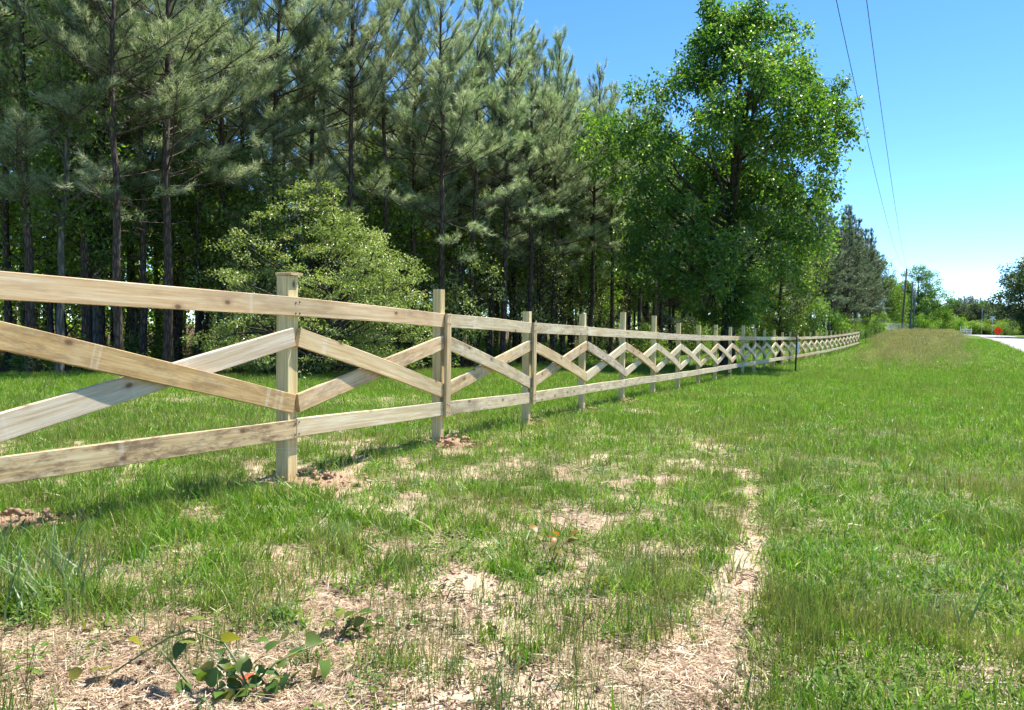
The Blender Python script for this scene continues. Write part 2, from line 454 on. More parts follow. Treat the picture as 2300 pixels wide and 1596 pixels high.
BARE = []       # ground ellipses: cx, cy, rx, ry, strength
def bare(px, py, rx, ry, s):
    X, Y = gp(px, py)
    _, Ya = gp(px, py - ry); _, Yb = gp(px, py + ry)
    BARE.append((X, (Ya + Yb) / 2, rx / F_PX * Y, (Ya - Yb) / 2, s))
for a in [(180, 1490, 520, 110, 1.0), (960, 1420, 290, 95, 1.0), (700, 1640, 1000, 150, 1.0), (250, 1560, 500, 110, 1.0), (1250, 1590, 330, 90, .9), (1420, 1510, 230, 95, .85), (1060, 1310, 120, 45, .8),
          (1320, 1163, 80, 32, .8), (830, 1197, 60, 20, .75), (940, 1225, 140, 32, .5), (1500, 1400, 140, 60, .5), (640, 1270, 180, 45, .6), (800, 1330, 260, 50, .6), (1250, 1400, 250, 60, .55), (1250, 1250, 300, 50, .4),
          (330, 1300, 150, 55, .55), (1130, 1065, 170, 26, .4), (930, 1060, 80, 24, .4), (60, 1190, 90, 32, .8), (720, 1080, 90, 20, .8),
          (1030, 1008, 50, 12, .7), (1215, 962, 40, 9, .7), (1325, 930, 30, 6, .6), (1440, 905, 60, 8, .6), (1560, 890, 80, 8, .5), (1650, 860, 60, 6, .5),
          (480, 888, 330, 26, .45), (860, 880, 180, 18, .4), (1880, 1320, 240, 110, .18), (2050, 1550, 420, 80, .25), (1750, 1500, 120, 90, .3), (1350, 970, 60, 10, .5), (1300, 1040, 300, 45, .3), (1500, 965, 250, 28, .25), (1150, 1135, 300, 36, .36), (880, 1130, 230, 30, .42), (520, 1240, 200, 40, .45), (150, 1250, 130, 35, .4)]:
    bare(*a)
PATH = [gp(*p) for p in [(1697, 1075), (1695, 1130), (1703, 1210), (1680, 1290), (1632, 1390), (1585, 1480), (1520, 1600)]]
PATHW = [.028, .045, .07, .10, .14, .19, .28]
DUG = []
def bareness(X, Y):
    b = np.zeros_like(X)
    nx = (fbm(X * 2.4, Y * 2.4, 11, 5) - .5) * 1.7
    nf = fbm(X * 4.5, Y * 4.5, 12, 3)
    thin = .75 * smooth(.52, .66, nf) * (1 - smooth(7, 14, np.hypot(X, Y))) * (1 - .75 * smooth(-.1, .3, X - np.interp(Y, [2.2, 5.8, 12], [.55, 1.85, 4.0])))
    b = np.maximum(b, thin)
    for cx, cy, rr in DUG:
        b = np.maximum(b, 1 - smooth(.7, 1.25, np.hypot(X - cx, (Y - cy) / .75) / rr + nx * .25))
    for cx, cy, rx, ry, s in BARE:
        d = np.sqrt(((X - cx) / rx) ** 2 + ((Y - cy) / ry) ** 2) + nx
        b = np.maximum(b, s * smooth(1.15, .55, d) if False else s * (1 - smooth(.6, 1.2, d)))
    for (a, c, w0, w1) in zip(PATH[:-1], PATH[1:], PATHW[:-1], PATHW[1:]):
        dx, dy = c[0] - a[0], c[1] - a[1]; L2 = dx * dx + dy * dy
        t = np.clip(((X - a[0]) * dx + (Y - a[1]) * dy) / L2, 0, 1)
        d = np.hypot(X - a[0] - t * dx, Y - a[1] - t * dy) / (w0 + (w1 - w0) * t)
        b = np.maximum(b, 1 - smooth(.7, 1.5, d + nx * .5))
    return b
ROAD_L = np.array([(30 * .543 + 7.2, 30), (62 * .543 + 7.2, 62), (100 * .543 + 7.2, 100), (137 * .543 + 7.2, 137), (160 * .543 + 6.6, 160), (200 * .543 + 1, 200), (260, 0)][:6], float)
ROAD_L = np.vstack([[(-200 * .543 + 7.2, -200)], ROAD_L])
ROAD_W = 4.9
def road_left(Y): return np.interp(Y, ROAD_L[:, 1], ROAD_L[:, 0])

# ------------------------------------------------------------------ ground sheet
def build_ground():
    ang = np.concatenate([np.radians(np.linspace(-42, 42, 520)), np.radians(np.linspace(42, 318, 70)[1:-1])])
    rad = np.concatenate([np.geomspace(.4, 1.9, 8), np.geomspace(2.0, 70, 330), np.geomspace(72, 3000, 60)])
    A, R = np.meshgrid(ang, rad)
    X, Y = np.sin(A) * R, np.cos(A) * R
    Z = terrain(X.ravel(), Y.ravel()).reshape(X.shape)
    b = bareness(X.ravel(), Y.ravel()).reshape(X.shape)
    near = 1 - smooth(8, 16, R)
    Z = Z + near * ((fbm(X * 9, Y * 9, 21, 3) - .5) * .035 + (fbm(X * 30, Y * 30, 22, 2) - .5) * .014) * smooth(.5, 2, R)
    Z = Z - .02 * b * near
    n, m = X.shape
    V = np.stack([X, Y, Z], -1).reshape(-1, 3)
    i = np.arange(n - 1)[:, None] * m; j = np.arange(m)[None]; k = (j + 1) % m
    q = np.stack([i + j, i + k, i + m + k, i + m + j], -1).reshape(-1, 4)[:, ::-1]
    acc = Acc(); acc.add(V, None, q)
    c = len(V)
    acc.add([[0, 0, terrain(np.zeros(1), np.zeros(1))[0]]], np.stack([np.full(m, c), k[0], j[0]], -1) - c)
    # relative faces were offset on add; rebuild the hub fan by hand
    acc.t[-1] = np.stack([np.full(m, c), k[0], j[0]], -1)
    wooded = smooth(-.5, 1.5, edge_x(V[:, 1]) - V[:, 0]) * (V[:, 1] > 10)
    far = smooth(45, 90, np.hypot(V[:, 0], V[:, 1]))
    dug = np.zeros(len(V))
    for cx, cy, rr in DUG: dug = np.maximum(dug, 1 - smooth(.7, 1.2, np.hypot(V[:, 0] - cx, (V[:, 1] - cy) / .75) / rr))
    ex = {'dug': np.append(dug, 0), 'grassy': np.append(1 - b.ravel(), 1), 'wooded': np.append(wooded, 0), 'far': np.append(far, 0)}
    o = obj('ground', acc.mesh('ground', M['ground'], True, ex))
    tag(o, 'grassy verge with bare sandy soil sloping away along the fence', kind='structure')
    # road
    Ys = np.concatenate([np.linspace(-120, 40, 20), np.linspace(45, 200, 60)])
    xl = road_left(Ys); acc = Acc()
    prof = []
    for off, dz in ((-.25, -.1), (0, .03), (ROAD_W / 2, .08), (ROAD_W, .03), (ROAD_W + .25, -.1)):
        x = xl + off * 1.14; prof.append(np.stack([x, Ys, terrain(x, Ys) * .6 + .4 * terrain(xl + 3, Ys) + dz], -1))
    V = np.stack(prof, 1); n, m = V.shape[:2]
    q = [(r * m + c, r * m + c + 1, (r + 1) * m + c + 1, (r + 1) * m + c) for r in range(n - 1) for c in range(m - 1)]
    acc.add(V.reshape(-1, 3), None, q)
    tag(obj('road', acc.mesh('road', M['asphalt'], False)), 'pale sunlit country road running away beside the verge', kind='structure')

# ------------------------------------------------------------------ the fence
NP = 32
PXS = {1: 645, 2: 985, 3: 1183, 4: 1308, 5: 1398, 6: 1467, 7: 1525, 8: 1572, 9: 1610, 10: 1641.5, 11: 1669, 12: 1692, 13: 1712, 14: 1732, 15: 1754, 16: 1774,
       17: 1791, 18: 1806, 19: 1820, 20: 1834, 21: 1845, 22: 1857, 23: 1867, 24: 1876, 25: 1884, 26: 1892, 27: 1899, 28: 1907, 29: 1914, 30: 1922, 31: 1929}
nn = np.array(sorted(PXS)); pz = 3.8 + 2.19 * nn
pxx = (np.array([PXS[k] for k in nn]) - 1150) / F_PX * pz
cf = np.polyfit(nn, pxx, 4)
POST = {n: np.array([np.polyval(cf, n), 3.8 + 2.19 * n]) for n in range(0, 32)}
for n in (1, 2, 3, 4): POST[n][0] = pxx[n - 1]
POST[0] = POST[1] - (POST[2] - POST[1]) * 1.0
BR = dict(zip(range(32), np.interp(range(32), [0, 1, 3, 5, 7, 9, 12, 17, 22, 26, 31], [.41, .37, .25, .17, .09, .05, .01, -.03, .02, .16, .40])))   # bottom rail centre height
TOPX = {0: .32, 1: .235, 2: .32, 3: .215, 4: .28, 5: .41, 6: .435, 7: .35, 8: .34, 9: .40, 10: .37, 11: .46, 12: .40, 13: .35, 14: .36, 15: .28, 16: .33, 17: .40, 18: .37,
        19: .33, 20: .43, 21: .36, 22: .46, 23: .42, 24: .30, 25: .38, 26: .30, 27: .33, 28: .44, 29: .45, 30: .38, 31: .2}
SEP = .93
def pdir(n):
    a, b = POST[max(n - 1, 0)], POST[min(n + 1, 31)]
    d = b - a; return d / np.linalg.norm(d)
WOODS = {'tan': (.63, .50, .295), 'pink': (.65, .50, .31), 'gold': (.57, .41, .195), 'pale': (.66, .58, .40), 'grey': (.62, .545, .42), 'green': (.68, .565, .30), 'brown': (.46, .31, .18)}
def octo(h, t, c=.004):
    return np.array([(-t + c, -h), (t - c, -h), (t, -h + c), (t, h - c), (t - c, h), (-t + c, h), (-t, h - c), (-t, -h + c)])
def board(name, parent, path, up, width, thick, colour, seed=0, endskew=(0, 0), stain=None):
    """a sawn board swept along path (points on its centre line); local x runs along it"""
    P = np.array(path, float); r = np.random.default_rng(seed)
    o0 = P[0].copy(); ax = P[-1] - P[0]; L = np.linalg.norm(ax); ax /= L
    zz = np.array(up, float); zz -= ax * zz.dot(ax); zz /= np.linalg.norm(zz); yy = np.cross(zz, ax)
    loc = np.stack([(P - o0) @ ax, (P - o0) @ yy, (P - o0) @ zz], -1)
    oc = octo(width / 2, thick / 2)
    rings = []
    for i, p in enumerate(loc):
        w = oc.copy(); w[:, 1] *= 1 + r.normal(0, .008); j = r.normal(0, .0006, w.shape)
        ring = np.c_[np.zeros(8), w + j] + p
        if i == 0: ring[:, 0] += endskew[0] * w[:, 1]
        if i == len(loc) - 1: ring[:, 0] += endskew[1] * w[:, 1]
        rings.append(ring)
    V = np.concatenate(rings); n = len(loc)
    q = [(a * 8 + b, a * 8 + (b + 1) % 8, (a + 1) * 8 + (b + 1) % 8, (a + 1) * 8 + b) for a in range(n - 1) for b in range(8)]
    e = (n - 1) * 8
    q += [(0, 7, 6, 5), (0, 5, 4, 1), (1, 4, 3, 2), (e, e + 5, e + 6, e + 7)[::-1] if False else (e + 7, e, e + 5, e + 6), (e + 5, e, e + 1, e + 4), (e + 1, e + 2, e + 3, e + 4)]
    acc = Acc(); acc.add(V, None, q)
    me = acc.mesh(name, M['wood'])
    o = obj(name, me, parent)
    o.matrix_world = Matrix(((ax[0], yy[0], zz[0], o0[0]), (ax[1], yy[1], zz[1], o0[1]), (ax[2], yy[2], zz[2], o0[2]), (0, 0, 0, 1)))
    c = np.array(WOODS[colour]) * r.uniform(.92, 1.06)
    if stain is None: stain = 1.0 if name == 'post' else float(r.choice([1, .9, .75, .5]))
    o.color = (*np.clip(c, 0, 1), stain)
    return o

for n_, r_ in zip(range(1, 9), [.46, .30, .26, .25, .30, .22, .22, .22]): DUG.append((POST[n_][0] + .12 - .02 * n_, POST[n_][1] - .03, r_))
DUG.append((*gp(40, 1180), .34))
build_ground()
fence = thing('wooden_fence', 'new pale lumber fence with crossed braces between its rails and square posts', 'fence')
HALF = {n: (.0575 if n == 1 else .0465) for n in range(32)}
def front(n, off):
    d = pdir(n); nrm = np.array([d[1], -d[0]])
    return POST[n] + nrm * (HALF[n] + off)
POSTS = {}
def under(child, parent):
    child.parent = parent; child.matrix_parent_inverse = parent.matrix_basis.inverted()
nail_acc = Acc(); tube(nail_acc, [(0, 0, 0), (.004, 0, 0)], [.0065, .0065], 6); nail_me = nail_acc.mesh('nail', M['nail'])
for n in range(32):
    g = tz(*POST[n]); d = pdir(n)
    top = BR[n] + SEP + TOPX[n]
    P = POST[n]
    lean = rng.normal(0, .006, 2)
    POSTS[n] = board('post', fence, [(P[0], P[1], g - .25), (P[0] + lean[0] * .5, P[1] + lean[1] * .5, (g + top) / 2), (P[0] + lean[0], P[1] + lean[1], top)],
          (d[0], d[1], 0), HALF[n] * 2, HALF[n] * 2, 'brown' if n == 31 else 'green', 100 + n)
    if n == 1:
        cap = board('post_cap', fence, [(P[0] - d[1] * .075 + .012, P[1] + d[0] * .075, top + .012), (P[0] + d[1] * .075 + .012, P[1] - d[0] * .075, top + .016)],
              (d[0], d[1], 0), .142, .022, 'tan', 5)
        under(cap, POSTS[n])
def rail(a, b, hfun, colour, seed):
    path = []
    for n in range(a, b + 1):
        f = front(n, .019)
        dd = pdir(n)
        sh = .004 if n == a else (-.004 if n == b else 0)
        path.append((f[0] + dd[0] * sh, f[1] + dd[1] * sh, hfun(n) + rng.normal(0, .004)))
        if n < b:
            f2 = front(n + 1, .019); path.append(((f[0] + f2[0]) / 2, (f[1] + f2[1]) / 2, (hfun(n) + hfun(n + 1)) / 2 + rng.normal(0, .003)))
    return board('rail', fence, path, (0, 0, 1), .143, .037, colour, seed)
topf = lambda n: BR[n] + SEP
botf = lambda n: BR[n]
tj = [0, 2, 3, 4, 6, 8, 10, 12, 14, 16, 18, 20, 22, 24, 26, 28, 30, 31]
bj = [0, 1, 2, 3, 5, 7, 9, 11, 13, 15, 17, 19, 21, 23, 25, 27, 29, 31]
cyc = ['pale', 'pale', 'tan', 'pale', 'grey', 'pale', 'pink']
for i, (a, b) in enumerate(zip(tj[:-1], tj[1:])): rail(a, b, topf, 'pink' if a == 0 else cyc[i % 7] if a > 3 else 'pale', 300 + i)
for i, (a, b) in enumerate(zip(bj[:-1], bj[1:])):
    rb = rail(a, b, botf, 'tan' if a == 0 else cyc[(i * 3) % 7] if a > 4 else 'pale', 400 + i)
    if a == 0: rb.color[3] = .1
LOW, HIGH = .19, .70
for n in range(31):
    d0, d1 = pdir(n), pdir(n + 1)
    gap = .012 if n > 2 else .028
    for down in (True, False):
        h0, h1 = (BR[n] + HIGH, BR[n + 1] + LOW) if down else (BR[n] + LOW, BR[n + 1] + HIGH)
        a, b = front(n, .019), front(n + 1, .019)
        a = a + d0 * gap; b = b - d1 * gap
        path = []
        for t in np.linspace(0, 1, 7):
            bow = .044 * (1 - (2 * t - 1) ** 2) if down else 0.0
            nrm = np.array([d0[1], -d0[0]])
            p = a + (b - a) * t + nrm * (bow + .0015 * down)
            path.append((p[0], p[1], h0 + (h1 - h0) * t))
        colr = {(0, True): 'gold', (0, False): 'grey', (1, True): 'tan', (1, False): 'pink', (2, True): 'pale', (2, False): 'tan'}.get((n, down), cyc[(n * 2 + down * 3) % 7])
        sl = (h1 - h0) / 2.41
        sk = sl * .55 if n > 2 else 0.0
        board('brace', fence, path, (0, 0, 1), .143, .034, colr, 500 + n * 2 + down, (sk, sk))
for n in (2, 3):
    f = front(n, .037 + .02); d = pdir(n)
    f = f + d * .012
    board('batten', fence, [(f[0], f[1], BR[n] - .08), (f[0], f[1], BR[n] + SEP / 2), (f[0], f[1], BR[n] + SEP + .068)], (d[0], d[1], 0), .10, .032, 'tan', 900 + n)
for n in range(0, 9):
    f = front(n, .0385 if n not in (2, 3) else .0745); d = pdir(n)
    for hh in (topf(n) + .04, topf(n) - .04, botf(n) + .04, botf(n) - .04):
        for s in (-.02, .025):
            nl = obj('nail', nail_me, fence, (f[0] + d[0] * s, f[1] + d[1] * s, hh + random.uniform(-.01, .01)))
            nl.rotation_euler = (0, 0, math.atan2(-d[0], d[1]))
            under(nl, POSTS[n])
# wire wound on the last post
for hh in np.linspace(.15, 1.35, 9):
    acc = Acc(); th = np.linspace(0, 2 * math.pi, 9)
    tube(acc, np.c_[np.cos(th) * .075, np.sin(th) * .075, np.zeros(9)], .004, 4, cap=False)
    wlp = obj('wire_loop', acc.mesh('wire_loop', M['steel']), None, (*POST[31], tz(*POST[31]) + hh)); under(wlp, POSTS[31])

# ------------------------------------------------------------------ vegetation: pines
def make_pine(seed, H, cb, Lmax, nd=46, w0=.008):
    r = np.random.default_rng(seed)
    wood, ned = Acc(), Acc()
    zs = np.linspace(-.25, H, 14)
    wob = np.cumsum(r.normal(0, .035, (14, 2)), 0); wob -= wob[0]
    axis = np.c_[wob, zs]
    def ax(z): return np.array([np.interp(z, zs, axis[:, 0]), np.interp(z, zs, axis[:, 1]), z])
    r0 = .0085 * H
    rad = r0 * np.clip(1 - (zs / H) * .9, .06, 1) ** .85
    rad[0] *= 1.25
    tube(wood, axis, rad, 9, .5)
    B = []          # brushes: base, dir, length, radius of shoot
    def branch(z, az, el, L, r1, live):
        p = ax(z); n = 7
        t = np.linspace(0, 1, n)
        curve = r.uniform(.1, .45) if live else r.uniform(-.35, .15)
        ang = el + curve * t ** 1.3
        az2 = az + np.cumsum(r.normal(0, .10, n))
        step = L / (n - 1)
        dx = np.c_[np.cos(az2) * np.cos(ang), np.sin(az2) * np.cos(ang), np.sin(ang)]
        pts = np.vstack([p, p + np.cumsum(dx[1:] * step, 0)])
        tube(wood, pts, np.linspace(r1, max(.005, r1 * .2), n), 4, .7)
        return pts, dx
    z = max(1.6, cb * .35)
    while z < cb + 1.5:     # bare dead branches low on the trunk
        L = r.uniform(.5, 1.9)
        pts, dx = branch(z, r.uniform(0, 6.28), r.uniform(-.1, .5), L, .016, False)
        for _ in range(r.integers(1, 4)):
            i = r.integers(2, 6); d = dx[i] + r.normal(0, .6, 3); d /= np.linalg.norm(d)
            tube(wood, [pts[i], pts[i] + d * .25, pts[i] + d * .5 + np.array([0, 0, .1])], [.007, .005, .003], 3, .8)
        z += r.uniform(.25, .7)
    z = cb
    while z < H - .35:
        u = (z - cb) / (H - cb)
        Ls = Lmax * (.55 + .45 * min(1, u / .2)) * (1 - u ** 1.5) ** .95 + .3
        k = r.integers(2, 6)
        a0 = r.uniform(0, 6.28)
        for i in range(k):
            if u < .25 and r.random() < .35: continue
            L = Ls * r.uniform(.45, 1.2)
            el = .15 + .85 * u + r.normal(0, .2)
            pts, dx = branch(z + r.normal(0, .08), a0 + i * 6.28 / k + r.normal(0, .45), el, L, .008 + .008 * L, True)
            nt = max(3, int(L / .15))
            for j in range(nt):
                t = .38 + .60 * ((j + r.random()) / nt) ** .8
                q = t * 6; i0 = min(int(q), 5); p = pts[i0] + (pts[i0 + 1] - pts[i0]) * (q - i0)
                d0 = dx[i0 + 1]
                side = np.cross(d0, [0, 0, 1.]) * r.choice([-1, 1])
                d = d0 * r.uniform(.5, 1.0) + side * r.uniform(.35, 1.0) + np.array([0, 0, r.uniform(.0, .6)])
                d /= np.linalg.norm(d)
                l = min(.3 + .55 * (1 - t) * L * .5, .8) * r.uniform(.7, 1.2)
                e = p + d * l + np.array([0, 0, .08 * l])
                tube(wood, [p, (p + e) / 2 - np.array([0, 0, .02]), e], [.008, .006, .005], 3, .8, cap=False)
                B.append((p + (e - p) * .35, d + np.array([0, 0, .25]), l * .65 + .06))
                if l > .5:
                    for s in (-1, 1):
                        m_ = p + (e - p) * r.uniform(.3, .6); dd = d + np.cross(d, [0, 0, 1.]) * s * .9 + np.array([0, 0, .3]); dd /= np.linalg.norm(dd)
                        tube(wood, [m_, m_ + dd * .28], [.005, .004], 3, .8, cap=False)
                        B.append((m_ + dd * .08, dd, .24))
            B.append((pts[-2], dx[-1] + np.array([0, 0, .2]), np.linalg.norm(pts[-1] - pts[-2]) + .1))
        z += r.uniform(.3, .75) * (1 - .35 * u)
    tp = ax(H)
    for i in range(7):
        a = r.uniform(0, 6.28); d = np.array([math.cos(a) * .55, math.sin(a) * .55, 1.]); d /= np.linalg.norm(d)
        b0 = ax(H - r.uniform(.2, .9)); l = r.uniform(.25, .5)
        tube(wood, [b0, b0 + d * l], [.01, .006], 3, .8)
        B.append((b0 + d * .05, d, l)); B.append((tp + np.array([0, 0, -.15 * i]), np.array([0, 0, 1.]), .2))
    p0 = np.array([b[0] for b in B]); d0 = np.array([b[1] for b in B]); d0 /= np.linalg.norm(d0, axis=1)[:, None]
    l0 = np.array([b[2] for b in B])
    nb = len(B)
    idx = np.repeat(np.arange(nb), nd); N = len(idx)
    s = r.random(N)
    base = p0[idx] + d0[idx] * (l0[idx] * s)[:, None]
    rad_ = rdir(N, r); rad_ -= d0[idx] * (rad_ * d0[idx]).sum(1)[:, None]; rad_ /= np.linalg.norm(rad_, axis=1)[:, None] + 1e-9
    spread = r.uniform(.35, 1.15, N) * (1.15 - .45 * s)
    D = d0[idx] * np.cos(spread)[:, None] + rad_ * np.sin(spread)[:, None]
    D[:, 2] -= r.uniform(0, .22, N)
    D /= np.linalg.norm(D, axis=1)[:, None]
    Ln = r.uniform(.14, .24, N) * (1 if w0 < .01 else 1.25)
    S = np.cross(D, rdir(N, r)); S /= np.linalg.norm(S, axis=1)[:, None] + 1e-9
    w = r.uniform(.75, 1.25, N)[:, None] * w0
    tip = base + D * Ln[:, None] - np.array([0, 0, 1.]) * (Ln * .10)[:, None]
    V = np.stack([base - S * w * .5, base + S * w * .5, tip], 1).reshape(-1, 3)
    tint = np.clip(r.normal(.48, .3, nb)[idx] + r.normal(0, .15, N), 0, 1)
    ned.add(V, np.arange(N * 3).reshape(-1, 3), None, np.repeat(tint, 3))
    return wood.mesh('pine_trunk', M['pine_bark'], True), ned.mesh('pine_needles', M['needle'] if w0 < .02 else M['needle_far'])

PINES = [make_pine(11, 14.6, 4.2, 3.3), make_pine(12, 14.0, 5.4, 2.8), make_pine(13, 15.0, 4.9, 3.0), make_pine(14, 13.6, 4.4, 2.8), make_pine(15, 14.4, 5.9, 2.6), make_pine(16, 15.2, 4.0, 3.4)]
FAR_PINES = [make_pine(17, 14.4, 2.2, 3.2, 12, .035), make_pine(18, 15.0, 2.6, 3.0, 12, .035), make_pine(19, 13.8, 1.8, 3.3, 12, .035)]

# ------------------------------------------------------------------ vegetation: broadleaf
def make_broad(seed, targets, trunk_top, r0, clump_r, per, leafL, leafW, leaf_m, bark_m, limb_frac=.12, base_z=-.3, lean=(0, 0), droop=.35, flat=1.0, trunk_bend=.1):
    """crown grown over target points; every target carries one leaf clump"""
    r = np.random.default_rng(seed)
    T = np.array(targets, float)
    wood, lv = Acc(), Acc()
    zs = np.linspace(base_z, trunk_top, 12)
    w = np.cumsum(r.normal(0, trunk_bend * .3, (12, 2)), 0); w -= w[0]
    u = (zs - base_z) / (trunk_top - base_z)
    axis = np.c_[w[:, 0] + lean[0] * u, w[:, 1] + lean[1] * u, zs]
    rad = r0 * (1 - .9 * u) ** .8 + .015; rad[0] *= 1.35; rad[1] *= 1.1
    tube(wood, axis, rad, 9)
    nodes = [p for p in axis[3:]]; nr = [x for x in rad[3:]]
    hd = np.hypot(T[:, 0], T[:, 1])
    nl = max(4, int(len(T) * limb_frac))
    order = r.permutation(len(T))
    limbs = order[:nl]; rest = order[nl:]
    def path(a, b, ra, rb, sides):
        d = b - a; L = np.linalg.norm(d)
        t = np.linspace(0, 1, 6)
        arch = np.zeros((6, 3)); arch[:, 2] = np.sin(t * math.pi) * L * .06 * r.normal(.4, .8)
        arch[:, :2] += np.sin(t * math.pi)[:, None] * r.normal(0, .06 * L, 2)
        P = a + d * t[:, None] + arch
        tube(wood, P, np.linspace(ra, rb, 6), sides, .6)
        return P
    for i in limbs:
        p = T[i]
        za = np.clip(p[2] - r.uniform(.5, .95) * hd[i], base_z + .22 * (trunk_top - base_z), trunk_top)
        a = np.array([np.interp(za, zs, axis[:, 0]), np.interp(za, zs, axis[:, 1]), za])
        L = np.linalg.norm(p - a)
        ra = min(.02 + .016 * L, np.interp(za, zs, rad) * .7)
        P = path(a, p, ra, .012, 5)
        for k in range(1, 6): nodes.append(P[k]); nr.append(ra + (.012 - ra) * k / 5)
    nodes_a = np.array(nodes); nr_a = np.array(nr)
    for i in rest:
        p = T[i]
        d = np.linalg.norm(nodes_a - p, axis=1) + np.maximum(0, nodes_a[:, 2] - p[2]) * .8
        j = int(np.argmin(d))
        path(nodes_a[j], p, min(.5 * nr_a[j], .02) + .004, .005, 3)
    n = len(T); idx = np.repeat(np.arange(n), per); N = len(idx)
    off = rdir(N, r) * (r.random(N) ** .5)[:, None] * clump_r; off[:, 2] *= flat
    C = T[idx] + off * (np.repeat(r.uniform(.65, 1.3, n), per))[:, None]
    D = off / clump_r * .7 + rdir(N, r) * .8; D[:, 2] -= droop
    Nn = rdir(N, r) * .7; Nn[:, 2] += .75
    tint = np.clip(np.repeat(r.normal(.45, .16, n), per) + r.normal(0, .22, N), 0, 1)
    leaves(lv, C, D, Nn, r.uniform(.7, 1.25, N) * leafL, r.uniform(.7, 1.2, N) * leafW, .18, tint)
    return wood.mesh('tree_trunk', bark_m, True), lv.mesh('tree_crown', leaf_m)

def crown_points(seed, n, prof, gap=.42, shell=.55):
    """points in a crown: prof(z fraction, angle) gives radius and z; lumpy by noise"""
    r = np.random.default_rng(seed); out = []
    while len(out) < n:
        z = r.uniform(0, 1, 400); a = r.uniform(0, 6.283, 400); q = r.random(400) ** shell
        R, zz = prof(z, a)
        x, y = np.cos(a) * R * q, np.sin(a) * R * q
        lump = fbm(x * .55 + zz * .31 + seed, y * .55 - zz * .47, seed, 3)
        keep = (lump > gap) & (r.random(400) < np.clip(R / R.max(), .3, 1) ** 1.2)
        out.extend(np.stack([x, y, zz], -1)[keep].tolist())
    return np.array(out[:n])

def place(name, meshes, loc, rz, sc, label, cat, group=None, parts=('trunk', 'crown')):
    e = thing(name, label, cat, loc, rz, group)
    e.scale = sc if isinstance(sc, tuple) else (sc, sc, sc)
    for pn, me in zip(parts, meshes): obj(pn, me, e)
    return e

# the tall broadleaf tree by the fence
BTX, BTY = 9.3, 33.5
bz = tz(BTX, BTY)
def prof_big(z, a):
    # silhouette measured against the fence: (height fraction, left reach, right reach)
    hz = np.array([0, .04, .09, .19, .33, .465, .60, .70, .74, .78, .86, .94, 1.0])
    lf = np.array([.8, 2.6, 4.6, 6.0, 5.0, 5.4, 6.2, 5.6, 4.4, 2.9, 2.0, 1.6, 1.2])
    rt = np.array([.8, 1.9, 2.7, 3.4, 3.8, 4.7, 4.9, 4.8, 4.7, 4.6, 3.8, 2.8, 1.2])
    l, q = np.interp(z, hz, lf), np.interp(z, hz, rt)
    c = np.cos(a)
    R = np.where(c < 0, l, q) * np.abs(c) ** 2 + (l + q) / 2 * .85 * np.sin(a) ** 2
    R = R * (1 + .10 * np.sin(a * 3 + z * 9) + .08 * np.sin(a * 5 - z * 14))
    return R, 2.0 + z * 13.3
pts = crown_points(21, 1000, prof_big, .44, .5)
_r = np.random.default_rng(5); pts = pts[(pts[:, 2] > 6.5) | (_r.random(len(pts)) > .42)]
pts = np.vstack([pts, [(-1.0, .2, 15.4), (-1.25, 0, 15.65), (-.9, .3, 15.0), (.6, 0, 15.1), (1.4, .3, 14.9), (.2, -.3, 14.7), (-.5, .1, 14.6), (2.1, 0, 14.4), (2.4, -.2, 14.0)]])
big = make_broad(21, pts, 13.5, .30, .50, 84, .18, .105, M['leaf_big'], M['dark_bark'], .07, -.3, (.3, 0), .35)
place('broadleaf_tree', big, (BTX, BTY, bz), 0, 1.0, 'tall full-crowned green broadleaf tree standing just behind the fence', 'tree')
# slim second stem under it
def prof_col(H, R, z0):
    def f(z, a): return R * np.sin(np.clip(z * .95 + .05, 0, 1) * math.pi) ** .6 * (1 + .2 * np.sin(3 * a + 7 * z)), z0 + z * (H - z0)
    return f
young = make_broad(22, crown_points(22, 240, prof_col(7.5, 2.2, 1.4), .38), 6.3, .10, .5, 40, .14, .08, M['leaf_big'], M['dark_bark'], .1)
place('young_broadleaf_tree', young, (13.7, 40, tz(13.7, 40)), 1.0, 1.0, 'slimmer leafy tree with low bright sprays right of the tall tree', 'tree')

# large pale shrub at the wood's edge
def prof_shrub(z, a):
    R = np.interp(z, [0, .15, .45, .7, .88, 1], [2.7, 3.0, 2.7, 1.9, 1.0, .3])
    return R * (1 + .2 * np.sin(3 * a + 1 + z * 2) + .16 * np.sin(7 * a + z * 17) + .1 * np.sin(z * 26 + a)), .25 + z * (4.5 + .6 * np.sin(a * 2 + 1))
SBX, SBY = -5.75, 22.6
shr = make_broad(31, np.vstack([crown_points(31, 620, prof_shrub, .49, .42), crown_points(32, 260, prof_shrub, .45, .12) * np.array([1.06, 1.06, 1.04])]), 3.4, .11, .34, 78, .072, .04, M['leaf_shrub'], M['dark_bark'], .09, -.2, (0, 0), .1, .42, .3)
place('flowering_shrub', shr, (SBX, SBY, tz(SBX, SBY)), 0, 1.0, 'large rounded pale green shrub behind the capped fence post', 'shrub')

# understory saplings
def sap(seed, H, R, z0, n, per, L, m, bark='dark_bark'):
    return make_broad(seed, crown_points(seed, n, prof_col(H, R, z0), .42), H * .85, .022 + H * .007, .42, per, L, L * .6, M[m], M[bark], .14)
SAPS = [sap(41, 6.5, 1.7, 2.2, 150, 24, .13, 'leaf_light'), sap(42, 4.2, 1.4, .5, 120, 24, .12, 'leaf_under', 'grey_bark'), sap(43, 8.5, 1.9, 3.2, 190, 24, .14, 'leaf_under', 'grey_bark'),
        sap(44, 2.4, 1.2, .2, 90, 26, .10, 'leaf_under'), sap(45, 5.2, 1.5, .8, 130, 26, .10, 'leaf_shrub'), sap(46, 10.0, 1.5, 3.0, 190, 24, .12, 'leaf_light')]

